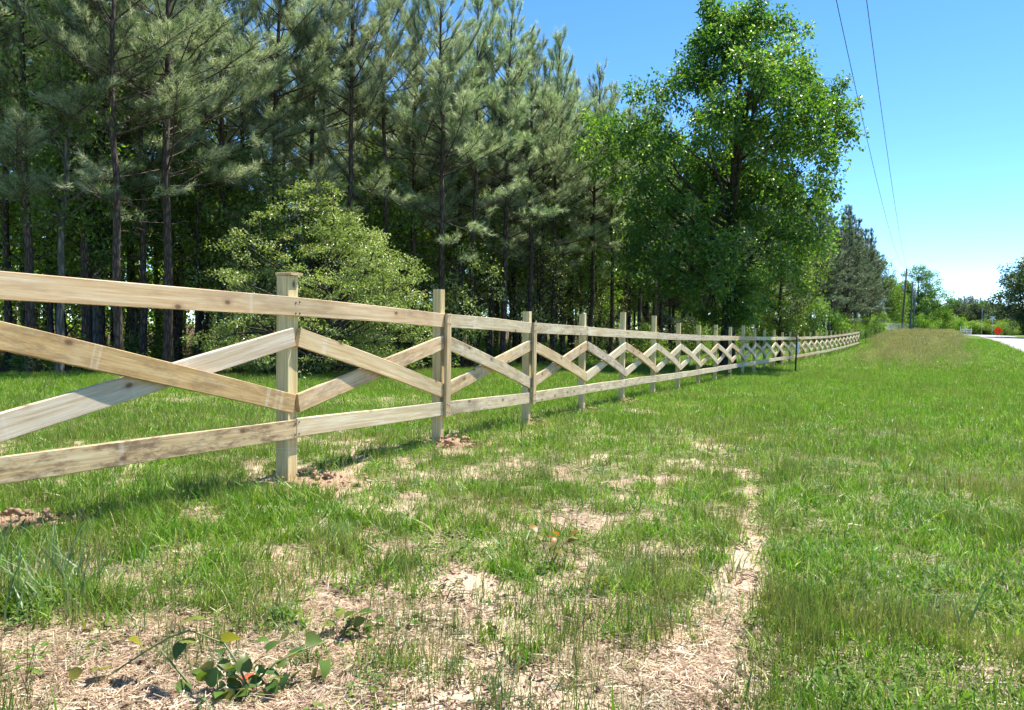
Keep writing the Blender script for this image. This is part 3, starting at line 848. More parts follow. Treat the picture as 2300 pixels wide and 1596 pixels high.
# ---- placing the wood
ORD = ['first', 'second', 'third', 'fourth', 'fifth', 'sixth', 'seventh', 'eighth', 'ninth', 'tenth', 'eleventh', 'twelfth', 'thirteenth', 'fourteenth', 'fifteenth', 'sixteenth',
       'seventeenth', 'eighteenth', 'nineteenth', 'twentieth']
FRONT = [(72, 20.5, 0, .97), (190, 22.5, 5, 1.0), (255, 20, 3, 1.0), (318, 23.5, 1, .96), (492, 25, 5, .98), (606, 25.5, 2, 1.0), (772, 26.5, 0, 1.04), (868, 28.5, 4, 1.0), (984, 28.5, 5, .98),
         (1062, 31, 1, 1.02), (1128, 32.5, 2, .99), (1186, 33.5, 3, 1.04), (1242, 35.5, 0, 1.0), (1322, 38, 2, .97), (1402, 42, 3, 1.0)]
pine_xy = []
def pine(X, Y, v, s, label, group='pines of the wood'):
    pine_xy.append((X, Y))
    return place('pine_tree', PINES[v] if Y < 50 else FAR_PINES[v % 3], (X, Y, tz(X, Y)), random.uniform(0, 6.28), s * random.uniform(.97, 1.03), label, 'tree', group)
for i, (px, Z, v, s) in enumerate(FRONT):
    pine((px - 1150) / F_PX * Z, Z, v, s, 'pine with bare lower trunk, %s from the left along the front of the wood' % ORD[i])
# interior rows
seg = np.diff(EDGE, axis=0); sl = np.hypot(seg[:, 0], seg[:, 1]); cum = np.concatenate([[0], np.cumsum(sl)])
def on_edge(s):
    i = min(np.searchsorted(cum, s, 'right') - 1, len(seg) - 1); t = (s - cum[i]) / sl[i]
    p = EDGE[i] + seg[i] * t; d = seg[i] / sl[i]
    return p, np.array([-d[1], d[0]]), d
cand = [((px - 1150) / F_PX * Z, Z, 0) for px, Z in ((400, 26.5), (550, 27.5), (690, 27.5), (450, 29), (830, 30), (930, 31), (720, 30), (1030, 33), (1100, 35), (1160, 36), (1290, 37), (1370, 40), (1215, 37.5), (20, 24), (140, 24.5), (230, 25), (300, 27), (1340, 41), (1265, 39.5))]
for row in range(7):
    s = 28 + random.random() * 2
    while s < cum[-4] + 2:
        p, nl_, d = on_edge(s)
        o = 1.2 + row * 2.5 + random.gauss(0, .5)
        q = p + nl_ * o + d * random.gauss(0, .4)
        step = 2.05 if q[1] < 55 else 2.8
        if q[1] < 36 or (q[1] < 60 and row < 6) or row < 3: cand.append((q[0], q[1], row))
        s += step * random.uniform(.8, 1.25)
k_deep = 0; far_i = 0
for X, Y, row in cand:
    if abs(X) / Y > .85 or Y < 14: continue
    if min((X - a) ** 2 + (Y - b) ** 2 for a, b in pine_xy) < 1.75 ** 2: continue
    if (X - SBX) ** 2 + (Y - SBY) ** 2 < 3.2 ** 2: continue
    if (X - BTX) ** 2 + (Y - BTY) ** 2 < 3.0 ** 2: continue
    px = 1150 + X / Y * F_PX
    if Y > 60:
        lab = 'grey-green pine in the wood stretching beyond the tall broadleaf tree'; grp = 'pines beyond the broadleaf tree'
    else:
        lab = ('pine standing deep in the wood left of the pale shrub' if px < 560 else 'pine standing deep in the wood behind the pale shrub' if px < 1000 else 'pine deep in the wood between shrub and tall tree'); grp = 'pines deep in the wood'
    pine(X, Y, random.randrange(6), random.uniform(.93, 1.06), lab, grp)
# a pale slim hardwood trunk on the left
hw = make_broad(51, crown_points(51, 170, prof_col(11, 1.7, 4.0), .42), 9.5, .095, .45, 26, .13, .075, M['leaf_under'], M['grey_bark'], .12, -.3, (.5, 0), .35, 1.0, .25)
X, Z = (128 - 1150) / F_PX * 20.8, 20.8
place('slim_hardwood_tree', hw, (X, Z, tz(X, Z)), 0, 1.0, 'slim pale grey trunk with leafy top beside the leftmost pine', 'tree')
# saplings among the pines
nsap = 0
spots = [(-12.5, 23.5, 2), (-9.9, 24.5, 5), (-14.2, 24, 5), (-8.3, 25, 2), (-11.4, 26, 2), (-7.0, 27, 0), (-5.6, 29, 2), (-15.5, 25, 0), (-9.0, 28, 0), (-12.6, 28.5, 0), (-1.9, 30.2, 4), (1.2, 35.6, 4), (4.6, 41.2, 4)]
for i in range(95):
    s = random.uniform(30, cum[8]); p, nl_, d = on_edge(s); o = random.uniform(1.5, 15)
    q = p + nl_ * o; spots.append((q[0], q[1], random.choice([0, 2, 2, 5, 5, 4, 1, 3] if o > 6 else [0, 2, 5, 2, 4])))
for i in range(16):
    s = cum[6] + (cum[9] + 14 - cum[6]) * (i + .5) / 16; p, nl_, d = on_edge(s); q = p + nl_ * random.uniform(-.3, 1.2); spots.append((q[0], q[1], random.choice([3, 1, 4, 3])))
SAPW = {0: 'mid-height leafy sapling', 1: 'low wide leafy sapling', 2: 'tall slender sapling', 3: 'knee-high bushy sapling', 4: 'pale small-leaved sapling', 5: 'very tall thin sapling'}
for X, Y, v in spots:
    if abs(X) / Y > .8 or Y < 16: continue
    if (X - SBX) ** 2 + (Y - SBY) ** 2 < 3.4 ** 2: continue
    px = 1150 + X / Y * F_PX
    where = 'among the pine trunks left of the pale shrub' if px < 560 else 'among the trunks behind the pale shrub' if px < 1000 else 'among the trunks between shrub and tall tree' if px < 1420 else 'along the wood edge beyond the tall tree'
    place('sapling', SAPS[v], (X, Y, tz(X, Y)), random.uniform(0, 6.28), random.uniform(.8, 1.15), SAPW[v] + ' ' + where, 'sapling', 'saplings under the pines')

# far broadleaf trees, roadside tree, far wood
def prof_oak(H, R, z0):
    def f(z, a): return R * np.interp(z, [0, .15, .4, .7, .9, 1], [.55, .9, 1.0, .8, .5, .15]) * (1 + .15 * np.sin(3 * a + 5 * z) + .12 * np.sin(5 * a - 9 * z)), z0 + z * (H - z0)
    return f
oak = make_broad(61, crown_points(61, 520, prof_oak(13, 6.5, 1.2), .36), 11, .33, .85, 56, .34, .20, M['leaf_dark'], M['dark_bark'], .08)
lime = make_broad(62, crown_points(62, 300, prof_oak(13, 4.0, 1.0), .38), 11, .22, .75, 40, .26, .15, M['leaf_light'], M['dark_bark'], .08)
elm = make_broad(63, crown_points(63, 400, prof_oak(14, 5.5, 1.2), .42), 12, .28, .75, 50, .28, .17, M['leaf_big'], M['dark_bark'], .08)
bush = make_broad(64, crown_points(64, 150, prof_oak(3.6, 2.4, .2), .36), 2.6, .08, .6, 40, .2, .11, M['leaf_light'], M['dark_bark'], .08)
def far(name, me, px, Z, sc, label, cat='tree', group=None):
    X = (px - 1150) / F_PX * Z
    return place(name, me, (X, Z, tz(X, Z)), random.uniform(0, 6.28), sc, label, cat, group)
far('oak_tree', oak, 2352, 112, (1.12, 1.12, 1.0), 'dark spreading roadside tree cut off by the right edge')
far('broadleaf_tree', elm, 1960, 138, (.8, .8, 1.0), 'green crown rising between the pines and the tall pole')
far('broadleaf_tree', lime, 1993, 141, (.9, .9, .78), 'yellow-green tree left of the tall wooden pole')
far('broadleaf_tree', elm, 2060, 172, (1.15, 1.15, 1.05), 'airy green tree right of the utility poles')
far('broadleaf_tree', oak, 2028, 178, (.6, .6, .9), 'dark tree directly behind the utility poles')
far('broadleaf_tree', elm, 2088, 182, (.62, .62, .7), 'lower open-branched tree on the far right of the pole trees')
far('far_bush', bush, 2105, 170, (1.5, 1.5, 1.4), 'rounded bush at the foot of the airy tree', 'bush')
far('far_bush', bush, 2126, 172, (1.35, 1.35, 1.5), 'bright rounded bush left of the white panels', 'bush')
far('far_bush', bush, 2256, 175, (1.1, 1.1, .8), 'small yellow-green bush right of the orange sign', 'bush')
far('far_bush', bush, 2072, 165, (1.2, 1.2, 1.2), 'dull green bush under the open-branched tree', 'bush')
far('small_pine', FAR_PINES[0], 2272, 150, (.36, .36, .30), 'small grey-green tree standing alone beyond the road')
for i in range(14):
    s = cum[7] + (cum[11] - cum[7]) * (i + random.random()) / 14; p, nl_, d = on_edge(s); q = p + nl_ * random.uniform(.5, 3)
    place('far_bush', bush, (q[0], q[1], tz(*q)), random.uniform(0, 6.28), random.uniform(.6, 1.0), 'dull leafy bush at the foot of the farther pines', 'bush', 'bushes along the far wood edge')
for i in range(18):
    px = 2070 + i * 13; Z = random.uniform(192, 200)
    far('far_bush', bush, px, Z, (1.6, 1.6, random.uniform(.7, 1.1)), 'low bush in the distant hedge line behind the white panels', 'bush', 'bushes in the distant hedge line')
for i in range(46):
    px = 2085 + i * 4.0 + random.gauss(0, 2); Z = random.uniform(235, 290)
    h = np.interp(px, [2085, 2130, 2170, 2200, 2240, 2280], [.62, .95, 1.08, 1.0, .78, .7]) * Z / 255
    far('pine_tree', FAR_PINES[i % 3], px, Z, (1.25, 1.25, h * .78), 'distant pine on the far wooded rise', 'tree', 'pines on the far rise')
for i in range(16):
    px = 2140 + i * 9 + random.gauss(0, 2); Z = random.uniform(205, 228)
    far('broadleaf_tree', (oak, elm, oak)[i % 3], px, Z, (.75, .75, random.uniform(.5, .66)), 'distant broadleaf tree below the far pines', 'tree', 'broadleaf trees on the far rise')

# ------------------------------------------------------------------ scattered growth (uncountable)
def blades(acc, r, n, h, spread, w, lean=.35, curl=.5, lo=.4, tint=(.45, .25), segs=3, base_tint=None):
    a = r.uniform(0, 6.283, n); q = r.random(n) ** .5 * spread
    b = np.c_[np.cos(a) * q, np.sin(a) * q, np.full(n, -.01)]
    hh = h * r.uniform(lo, 1.0, n)
    az = r.uniform(0, 6.283, n); l0 = np.abs(r.normal(0, lean, n)); cu = np.abs(r.normal(0, curl, n))
    pts = [b]; p = b
    for k in range(segs):
        an = l0 + cu * (k + .5) / segs * 1.6
        dvec = np.c_[np.cos(az) * np.sin(an), np.sin(az) * np.sin(an), np.cos(an)]
        p = p + dvec * (hh / segs)[:, None]; pts.append(p)
    sa = az + math.pi / 2 + r.normal(0, .5, n)
    S = np.c_[np.cos(sa), np.sin(sa), np.zeros(n)]
    ww = w * r.uniform(.7, 1.2, n)
    tv = np.clip(r.normal(tint[0], tint[1], n), 0, 1)
    vs_, at = [], []
    prof = np.linspace(1, .35, segs)
    for k in range(segs):
        vs_ += [pts[k] - S * (ww * prof[k] * .5)[:, None], pts[k] + S * (ww * prof[k] * .5)[:, None]]
        tt = tv if base_tint is None else tv * (k / segs) + base_tint * (1 - k / segs)
        at += [tt, tt]
    vs_.append(pts[-1]); at.append(tv)
    m = 2 * segs + 1
    V = np.stack(vs_, 1).reshape(-1, 3); A = np.stack(at, 1).ravel()
    i = np.arange(n)[:, None] * m
    Q = np.concatenate([i + np.array([[2 * k, 2 * k + 1, 2 * k + 3, 2 * k + 2]]) for k in range(segs - 1)])
    T = i + np.array([[m - 3, m - 2, m - 1]])
    acc.add(V, T, Q, A)
    return pts[-1]
def flat_bits(acc, r, n, spread, L, w, z=.012):
    c = np.c_[r.uniform(-spread, spread, (n, 2)), r.uniform(.002, z, n)]
    a = r.uniform(0, 6.283, n); l = L * r.uniform(.35, 1, n)
    d = np.c_[np.cos(a), np.sin(a), r.normal(0, .12, n)]; s = np.c_[-np.sin(a), np.cos(a), r.normal(0, .3, n)]
    ww = (w * r.uniform(.6, 1.2, n))[:, None]
    V = np.stack([c - d * l[:, None] / 2 - s * ww / 2, c - d * l[:, None] / 2 + s * ww / 2, c + d * l[:, None] / 2 + s * ww / 2, c + d * l[:, None] / 2 - s * ww / 2], 1).reshape(-1, 3)
    acc.add(V, None, np.arange(n)[:, None] * 4 + np.array([[0, 1, 2, 3]]), np.repeat(r.random(n), 4))
def weed(acc, r, n, R, L):
    a = r.uniform(0, 6.283, n); q = r.random(n) ** .6 * R
    C = np.c_[np.cos(a) * q, np.sin(a) * q, r.uniform(.01, .06, n) * (L / .03)]
    D = np.c_[np.cos(a), np.sin(a), r.normal(.15, .3, n)]; N = rdir(n, r) * .5; N[:, 2] += 1
    leaves(acc, C, D, N, r.uniform(.6, 1.2, n) * L, r.uniform(.5, .9, n) * L, .1, r.random(n))

PROTO = {}
def proto(name, mat, fill, count=4):
    lst = []
    for i in range(count):
        acc = Acc(); fill(acc, np.random.default_rng(1000 + 31 * i + sum(ord(c_) for c_ in name)))
        lst.append(bpy.data.objects.new(name + '_clump', acc.mesh(name, mat)))
    PROTO[name] = lst
proto('turf', M['grass'], lambda a, r: blades(a, r, 19, .09, .075, .0062, .5, .75, .4, (.45, .3)))
proto('lush', M['grass'], lambda a, r: blades(a, r, 17, .18, .085, .0078, .4, .75, .4, (.4, .3)))
proto('wisps', M['grass_stem'], lambda a, r: blades(a, r, 14, .24, .07, .0042, .15, .2, .45, (.4, .32)))
proto('turf_far', M['grass'], lambda a, r: blades(a, r, 30, .15, .24, .011, .4, .6))
proto('wisps_far', M['grass_stem'], lambda a, r: blades(a, r, 16, .30, .22, .008, .15, .25, .4, (.55, .3)))
proto('coarse', M['grass_blue'], lambda a, r: blades(a, r, 12, .20, .06, .011, .5, .9, .5))
proto('straw_litter', M['straw'], lambda a, r: flat_bits(a, r, 38, .12, .075, .0026))
proto('straw_tuft', M['straw'], lambda a, r: blades(a, r, 26, .07, .06, .003, .7, .6, .3))
proto('weeds', M['weed_leaf'], lambda a, r: weed(a, r, 18, .06, .026))
def crumbs(a, r):
    for _ in range(9):
        s = r.uniform(.002, .007); c = np.r_[r.uniform(-.12, .12, 2), s * .5]
        v = np.array([(1, 0, 0), (0, 1, 0), (-1, 0, 0), (0, -1, 0), (0, 0, 1), (0, 0, -1)]) * s * r.uniform(.6, 1.3, (6, 1)) + c
        a.add(v, [(0, 1, 4), (1, 2, 4), (2, 3, 4), (3, 0, 4), (1, 0, 5), (2, 1, 5), (3, 2, 5), (0, 3, 5)], None, r.random())
proto('crumbs', M['clod'], crumbs)
def twigs(a, r):
    for _ in range(3):
        p = np.r_[r.uniform(-.1, .1, 2), .006]; an = r.uniform(0, 6.28); l = r.uniform(.04, .13)
        d = np.array([math.cos(an), math.sin(an), 0]) * l
        tube(a, [p, p + d * .5 + np.r_[r.normal(0, .006, 2), .006], p + d], [.0022, .002, .0012], 4)
    c = np.r_[r.uniform(-.1, .1, 2), .01]; n = 3
    leaves(a, c + r.normal(0, .03, (n, 3)) * np.array([1, 1, .1]), rdir(n, r) * np.array([1, 1, .2]), np.array([[0, 0, 1.]] * n) + r.normal(0, .3, (n, 3)), .035, .02, .3, r.random(n))
proto('twigs', M['twig'], twigs)
def meadow(a, r):
    tips = blades(a, r, 22, .85, .30, .008, .14, .25, .5, (.62, .25), 3)
    n = len(tips); D = np.c_[r.normal(0, .25, (n, 2)), np.ones(n)]
    leaves(a, tips - D * .08, D, rdir(n, r), .18, .035, .1, np.clip(r.normal(.85, .15, n), 0, 1))
    blades(a, r, 22, .45, .32, .009, .35, .6, .4, (.15, .15))
proto('meadow', M['meadow'], meadow)
def floor_weed(a, r):
    for _ in range(7):
        p = np.r_[r.uniform(-.4, .4, 2), 0]; h = r.uniform(.25, .9)
        e = p + np.r_[r.normal(0, .12, 2), h]
        tube(a, [p, (p + e) / 2 + r.normal(0, .02, 3), e], [.006, .005, .003], 3, .2)
        n = 16; t = r.uniform(.25, 1, n)[:, None]; C = p + (e - p) * t + r.normal(0, .05, (n, 3))
        D = rdir(n, r); D[:, 2] = np.abs(D[:, 2]) * .2 - .1; N = rdir(n, r) * .5; N[:, 2] += .9
        leaves(a, C, D, N, r.uniform(.08, .15, n), r.uniform(.04, .08, n), .15, r.random(n))
proto('floor_weed', M['leaf_under'], floor_weed)

def scatter(name, label, protos, X, Y, scl, tilt=.12, zoff=0.0, seed=0):
    r = np.random.default_rng(seed + 77)
    n = len(X)
    if n == 0: return
    near = 1 - smooth(8, 16, np.hypot(X, Y))
    Z = terrain(X, Y) + near * ((fbm(X * 9, Y * 9, 21, 3) - .5) * .035) - .02 * bareness(X, Y) * near + zoff
    me = bpy.data.meshes.new(name)
    me.vertices.add(n); me.vertices.foreach_set('co', np.stack([X, Y, Z], -1).ravel().astype(np.float32))
    rot = np.c_[r.normal(0, tilt, (n, 2)), r.uniform(0, 6.283, n)].astype(np.float32)
    a = me.attributes.new('rot', 'FLOAT_VECTOR', 'POINT'); a.data.foreach_set('vector', rot.ravel())
    a = me.attributes.new('scl', 'FLOAT', 'POINT'); a.data.foreach_set('value', np.broadcast_to(scl, (n,)).astype(np.float32))
    a = me.attributes.new('pick', 'INT', 'POINT'); a.data.foreach_set('value', r.integers(0, len(protos), n).astype(np.int32))
    o = obj(name, me)
    for pr in protos:
        if pr.data.materials[0].name not in [m.name for m in me.materials]: me.materials.append(pr.data.materials[0])
    tag(o, label, kind='stuff')
    ng = bpy.data.node_groups.new(name, 'GeometryNodeTree')
    ng.interface.new_socket('Geometry', in_out='INPUT', socket_type='NodeSocketGeometry')
    ng.interface.new_socket('Geometry', in_out='OUTPUT', socket_type='NodeSocketGeometry')
    gi, go = ng.nodes.new('NodeGroupInput'), ng.nodes.new('NodeGroupOutput')
    c = bpy.data.collections.new(name + '_clumps')
    for pr in protos: c.objects.link(pr)
    ci = ng.nodes.new('GeometryNodeCollectionInfo'); ci.inputs['Collection'].default_value = c; ci.inputs['Separate Children'].default_value = True
    ci.inputs['Reset Children'].default_value = True
    ip = ng.nodes.new('GeometryNodeInstanceOnPoints'); ip.inputs['Pick Instance'].default_value = True
    def named(nm, typ):
        x = ng.nodes.new('GeometryNodeInputNamedAttribute'); x.data_type = typ; x.inputs['Name'].default_value = nm
        return x.outputs['Attribute']
    L = ng.links.new
    L(gi.outputs[0], ip.inputs['Points']); L(ci.outputs[0], ip.inputs['Instance'])
    L(named('pick', 'INT'), ip.inputs['Instance Index'])
    er = ng.nodes.new('FunctionNodeEulerToRotation'); L(named('rot', 'FLOAT_VECTOR'), er.inputs[0]); L(er.outputs[0], ip.inputs['Rotation'])
    L(named('scl', 'FLOAT'), ip.inputs['Scale'])
    L(ip.outputs[0], go.inputs[0])
    md = o.modifiers.new('scatter', 'NODES'); md.node_group = ng
    return o

def sample(n, y0, y1, seed, half=.72, power=1.0, xr=None):
    """points in the view wedge; power<1 crowds them towards the near end"""
    r = np.random.default_rng(seed)
    u = r.random(n)
    Y = np.sqrt(y0 ** 2 + (y1 ** 2 - y0 ** 2) * u) if power == 1.0 else y0 * (y1 / y0) ** u
    X = (r.random(n) * 2 - 1) * half * Y
    return X, Y, r
def keep_open(X, Y): return (X > edge_x(Y) + .1) & (X < road_left(Y) - .3)
def split(X, Y, p, r): 
    k = r.random(len(X)) < p
    return X[k], Y[k]

# near turf
X, Y, r = sample(30000, 1.6, 9, 1, .8, 0)
b = bareness(X, Y); k = keep_open(X, Y); lush = fbm(X * .9, Y * .9, 31, 3)
X1, Y1 = split(X, Y, np.where(k, (1 - b) ** 1.8 * .62, 0), r)
scatter('grass', 'short green grass of the verge near the fence', PROTO['turf'], X1, Y1, np.random.default_rng(3).uniform(.7, 1.4, len(X1)), .15, 0, 1)
X, Y, r = sample(16000, 1.6, 12, 2, .8, 0)
b = bareness(X, Y); k = keep_open(X, Y); lush = fbm(X * .8, Y * .8, 32, 3)
left = smooth(1.0, -1.0, X - (Y - 6) * .45) if False else 1 - smooth(-1.0, 1.2, X - (Y - 6) * .45)
X1, Y1 = split(X, Y, np.where(k, (1 - b) ** 2 * (smooth(.46, .64, lush) * .55 + .6 * left), 0), r)
scatter('lush_grass', 'longer lush blades of grass along the fence', PROTO['lush'], X1, Y1, np.random.default_rng(4).uniform(.6, 1.25, len(X1)), .15, 0, 2)
X, Y, r = sample(15000, 1.7, 12, 5, .8, 0)
b = bareness(X, Y); k = keep_open(X, Y); wv = fbm(X * 1.3, Y * 1.3, 33, 3)
X1, Y1 = split(X, Y, np.where(k, np.clip(1 - b * .86, 0, 1) * (smooth(.36, .58, wv)) * .75, 0), r)
scatter('grass_stems', 'thin upright grass stems standing over the turf', PROTO['wisps'], X1, Y1, np.random.default_rng(5).uniform(.5, 1.1, len(X1)), .08, 0, 3)
X, Y, r = sample(9000, 1.7, 14, 6, .8, 0)
b = bareness(X, Y); k = keep_open(X, Y); wv = fbm(X * 1.1, Y * 1.1, 34, 3)
X1, Y1 = split(X, Y, np.where(k, (1 - b * .8) * smooth(.5, .68, wv) * .4, 0), r)
scatter('coarse_grass', 'wider bluish grass blades scattered through the turf', PROTO['coarse'], X1, Y1, np.random.default_rng(6).uniform(.35, .9, len(X1)), .2, 0, 4)
# litter and sprouts on bare soil
X, Y, r = sample(15000, 1.6, 11, 7, .8, 0)
b = bareness(X, Y); k = keep_open(X, Y); wv = fbm(X * 1.6, Y * 1.6, 35, 3)
X1, Y1 = split(X, Y, np.where(k, (.25 + b * .75) * smooth(.34, .58, wv), 0), r)
scatter('straw_litter', 'bleached dry straw lying on the bare soil', PROTO['straw_litter'], X1, Y1, np.random.default_rng(7).uniform(.5, 1.2, len(X1)), .05, .004, 5)
X, Y, r = sample(7000, 1.6, 14, 8, .8, 0)
b = bareness(X, Y); k = keep_open(X, Y); wv = fbm(X * 1.2, Y * 1.2, 36, 3)
X1, Y1 = split(X, Y, np.where(k, (.18 + b * .5) * smooth(.45, .66, wv) * .8, 0), r)
scatter('dry_grass', 'small tufts of dead tan grass', PROTO['straw_tuft'], X1, Y1, np.random.default_rng(8).uniform(.5, 1.3, len(X1)), .15, 0, 6)
X, Y, r = sample(9000, 1.6, 12, 9, .8, 0)
k = keep_open(X, Y); wv = fbm(X * 1.7, Y * 1.7, 37, 3); b = bareness(X, Y)
X1, Y1 = split(X, Y, np.where(k, smooth(.48, .66, wv) * (.5 - .3 * b), 0), r)
scatter('low_weeds', 'tiny broad-leaved weeds among the grass', PROTO['weeds'], X1, Y1, np.random.default_rng(9).uniform(.5, 1.2, len(X1)), .15, 0, 7)
X, Y, r = sample(5000, 1.6, 9, 10, .8, 0)
b = bareness(X, Y); X1, Y1 = split(X, Y, np.where(keep_open(X, Y), b ** 1.5 * .9, 0), r)
scatter('soil_crumbs', 'dark crumbs of soil on the bare sand', PROTO['crumbs'], X1, Y1, np.random.default_rng(10).uniform(.5, 1.2, len(X1)), .1, 0, 8)
X, Y, r = sample(2600, 1.6, 9, 16, .8, 0)
b = bareness(X, Y); X1, Y1 = split(X, Y, np.where(keep_open(X, Y), .15 + b * .6, 0), r)
scatter('twig_litter', 'short brown twigs and dead leaf bits on the ground', PROTO['twigs'], X1, Y1, np.random.default_rng(16).uniform(.6, 1.3, len(X1)), .1, 0, 14)
# middle and far turf
X, Y, r = sample(42000, 8.0, 34, 11, .74, 1.0)
b = bareness(X, Y); k = keep_open(X, Y)
X1, Y1 = split(X, Y, np.where(k, (1 - b * .9) * .95, 0) * np.interp(Y, [8, 12, 34], [.6, 1, 1]), r)
scatter('verge_grass', 'green turf of the verge further along the fence', PROTO['turf_far'], X1, Y1, np.random.default_rng(11).uniform(.5, 1.2, len(X1)), .15, 0, 9)
X, Y, r = sample(16000, 8.0, 40, 12, .74, 1.0)
b = bareness(X, Y); k = keep_open(X, Y); wv = fbm(X * .5, Y * .5, 38, 3)
X1, Y1 = split(X, Y, np.where(k, (1 - b * .8) * smooth(.40, .6, wv) * .5, 0), r)
scatter('verge_stems', 'thin grass stems over the middle of the verge', PROTO['wisps_far'], X1, Y1, np.random.default_rng(12).uniform(.6, 1.1, len(X1)), .1, 0, 10)
X, Y, r = sample(42000, 32, 100, 13, .74, 1.0)
k = keep_open(X, Y)
X1, Y1 = split(X, Y, np.where(k, .9, 0), r)
scatter('far_grass', 'mown green verge in the distance beside the road', PROTO['turf_far'], X1, Y1, np.random.default_rng(13).uniform(1.2, 2.2, len(X1)), .15, 0, 11)
# tall meadow strip between the fence line and the road
X, Y, r = sample(110000, 26, 150, 14, .72, 1.0)
t = FX * X + FY * Y; fl = np.interp(Y, [5, 72, 145], [-2, 32, 72]); rl = road_left(Y)
w_ = (X - fl) / (rl - fl)
dens = smooth(.04, .30, w_) * (1 - smooth(.42, .72, w_)) * smooth(27, 55, Y) + .9 * (smooth(-.02, .05, w_) * (1 - smooth(.6, .8, w_))) * smooth(70, 95, Y)
dens *= smooth(.30, .55, fbm(X * .3, Y * .3, 39, 3) + .12)
X1, Y1 = split(X, Y, np.clip(dens, 0, 1) * .62, r)
scatter('tall_grass', 'tall tan-headed meadow grass between the fence and the road', PROTO['meadow'], X1, Y1, np.random.default_rng(14).uniform(.6, 1.15, len(X1)) * np.interp(Y1, [27, 45, 70, 120], [.3, .7, .9, 1.15]) * (.55 + .9 * fbm(X1 * .35, Y1 * .35, 44, 3)), .1, 0, 12)
# weeds on the wood floor
X, Y, r = sample(34000, 16, 125, 15, .75, 1.0)
ex = edge_x(Y) - X
d = smooth(-.9, .6, ex) * (1 - smooth(14, 26, ex)) * smooth(.35, .6, fbm(X * .4, Y * .4, 40, 3) + .06)
X1, Y1 = split(X, Y, d * np.interp(ex, [0, 3, 20], [.55, .4, .3]) , r)
scatter('undergrowth', 'leafy undergrowth covering the floor of the wood', PROTO['floor_weed'], X1, Y1, np.random.default_rng(15).uniform(.5, 1.3, len(X1)), .1, 0, 13)

# the depth of the wood behind the counted trees: one mass of trunks and leaves
def deep_woods():
    r = np.random.default_rng(99)
    lv, wd = Acc(), Acc()
    for i in range(150):
        s = r.uniform(20, cum[-3]); p, nl_, d = on_edge(s)
        q = p + nl_ * r.uniform(19, 36)
        if q[1] < 12: continue
        zt = tz(*q)
        tube(wd, [(q[0], q[1], zt - .2), (q[0] + r.normal(0, .2), q[1], zt + 6), (q[0] + r.normal(0, .3), q[1], zt + 12)], [.13, .1, .06], 6)
    n = 62000
    s = r.uniform(15, cum[-3], n // 40); C = []
    for v in s:
        p, nl_, d = on_edge(v); q = p + nl_ * r.uniform(18, 38)
        C.append((q[0], q[1], tz(*q) + r.uniform(.2, 1) ** 1.2 * 9))
    C = np.repeat(np.array(C), 40, 0); n = len(C)
    C = C + r.normal(0, .8, (n, 3)) * np.array([1, 1, .8])
    D = rdir(n, r); D[:, 2] -= .3; N = rdir(n, r); N[:, 2] += .5
    leaves(lv, C, D, N, r.uniform(.2, .4, n), r.uniform(.14, .26, n), .15, r.random(n))
    a = Acc(); off = 0
    for src, mi in ((lv, 0), (wd, 1)):
        for k in range(len(src.v)): a.v.append(src.v[k]); a.a.append(src.a[k])
        a.t += [t + off for t in src.t]; a.tm += [np.full(len(t), mi) for t in src.t]
        a.q += [t + off for t in src.q]; a.qm += [np.full(len(t), mi) for t in src.q]
        off += src.n
    tag(obj('woods', a.mesh('woods', [M['leaf_light'], M['pine_bark']])), 'shaded depth of the wood behind the nearer pines', kind='stuff')
deep_woods()

# ------------------------------------------------------------------ small things on the verge
def mound(n, dx, dy, R, h, label, seed):
    X, Y = (POST[n][0] + dx, POST[n][1] + dy) if n else (dx, dy)
    r = np.random.default_rng(seed); z = tz(X, Y); acc = Acc()
    m, k = 14, 9
    th = np.arange(m) * 2 * math.pi / m
    rings = []
    for i in range(k):
        q = i / (k - 1); rr = R * (1 - q) * (1 + .25 * np.sin(th * 3 + seed) * q) * (1 + r.normal(0, .1, m)); zz = h * (1 - (1 - q) ** 2) * (1 + r.normal(0, .18, m)) - .03
        rings.append(np.c_[np.cos(th) * rr, np.sin(th) * rr * .7, zz])
    V = np.concatenate(rings)
    q = [(a * m + b, a * m + (b + 1) % m, (a + 1) * m + (b + 1) % m, (a + 1) * m + b) for a in range(k - 1) for b in range(m)]
    acc.add(V, None, q)
    for _ in range(70):
        s = r.uniform(.006, .03) * (1 if R > .15 else .6); a, q = r.uniform(0, 6.28), r.random() ** .6 * R * 1.35
        c = np.r_[math.cos(a) * q, math.sin(a) * q * .75, max(0, h * (1 - (q / R) ** 2)) + s * .3]
        v = rdir(8, r) * s * r.uniform(.7, 1.2, (8, 1))
        v = np.array([(-1, -1, -1), (1, -1, -1), (1, 1, -1), (-1, 1, -1), (-1, -1, 1), (1, -1, 1), (1, 1, 1), (-1, 1, 1)]) * s * .55 + r.normal(0, s * .22, (8, 3)) + c
        acc.add(v, None, [(0, 3, 2, 1), (4, 5, 6, 7), (0, 1, 5, 4), (2, 3, 7, 6), (1, 2, 6, 5), (3, 0, 4, 7)])
    tag(obj('dirt_mound', acc.mesh('dirt_mound', M['clod'], True), None, (X, Y, z)), label, 'soil', 'soil dug out at the posts')
mound(0, *gp(40, 1180), .3, .06, 'loose reddish soil heap at the left edge under the rails', 77)
names = ['capped first post', 'first post with an outer batten', 'second post with an outer batten', 'plain post next to the battened ones', 'fifth visible post', 'sixth visible post', 'seventh visible post', 'eighth visible post']
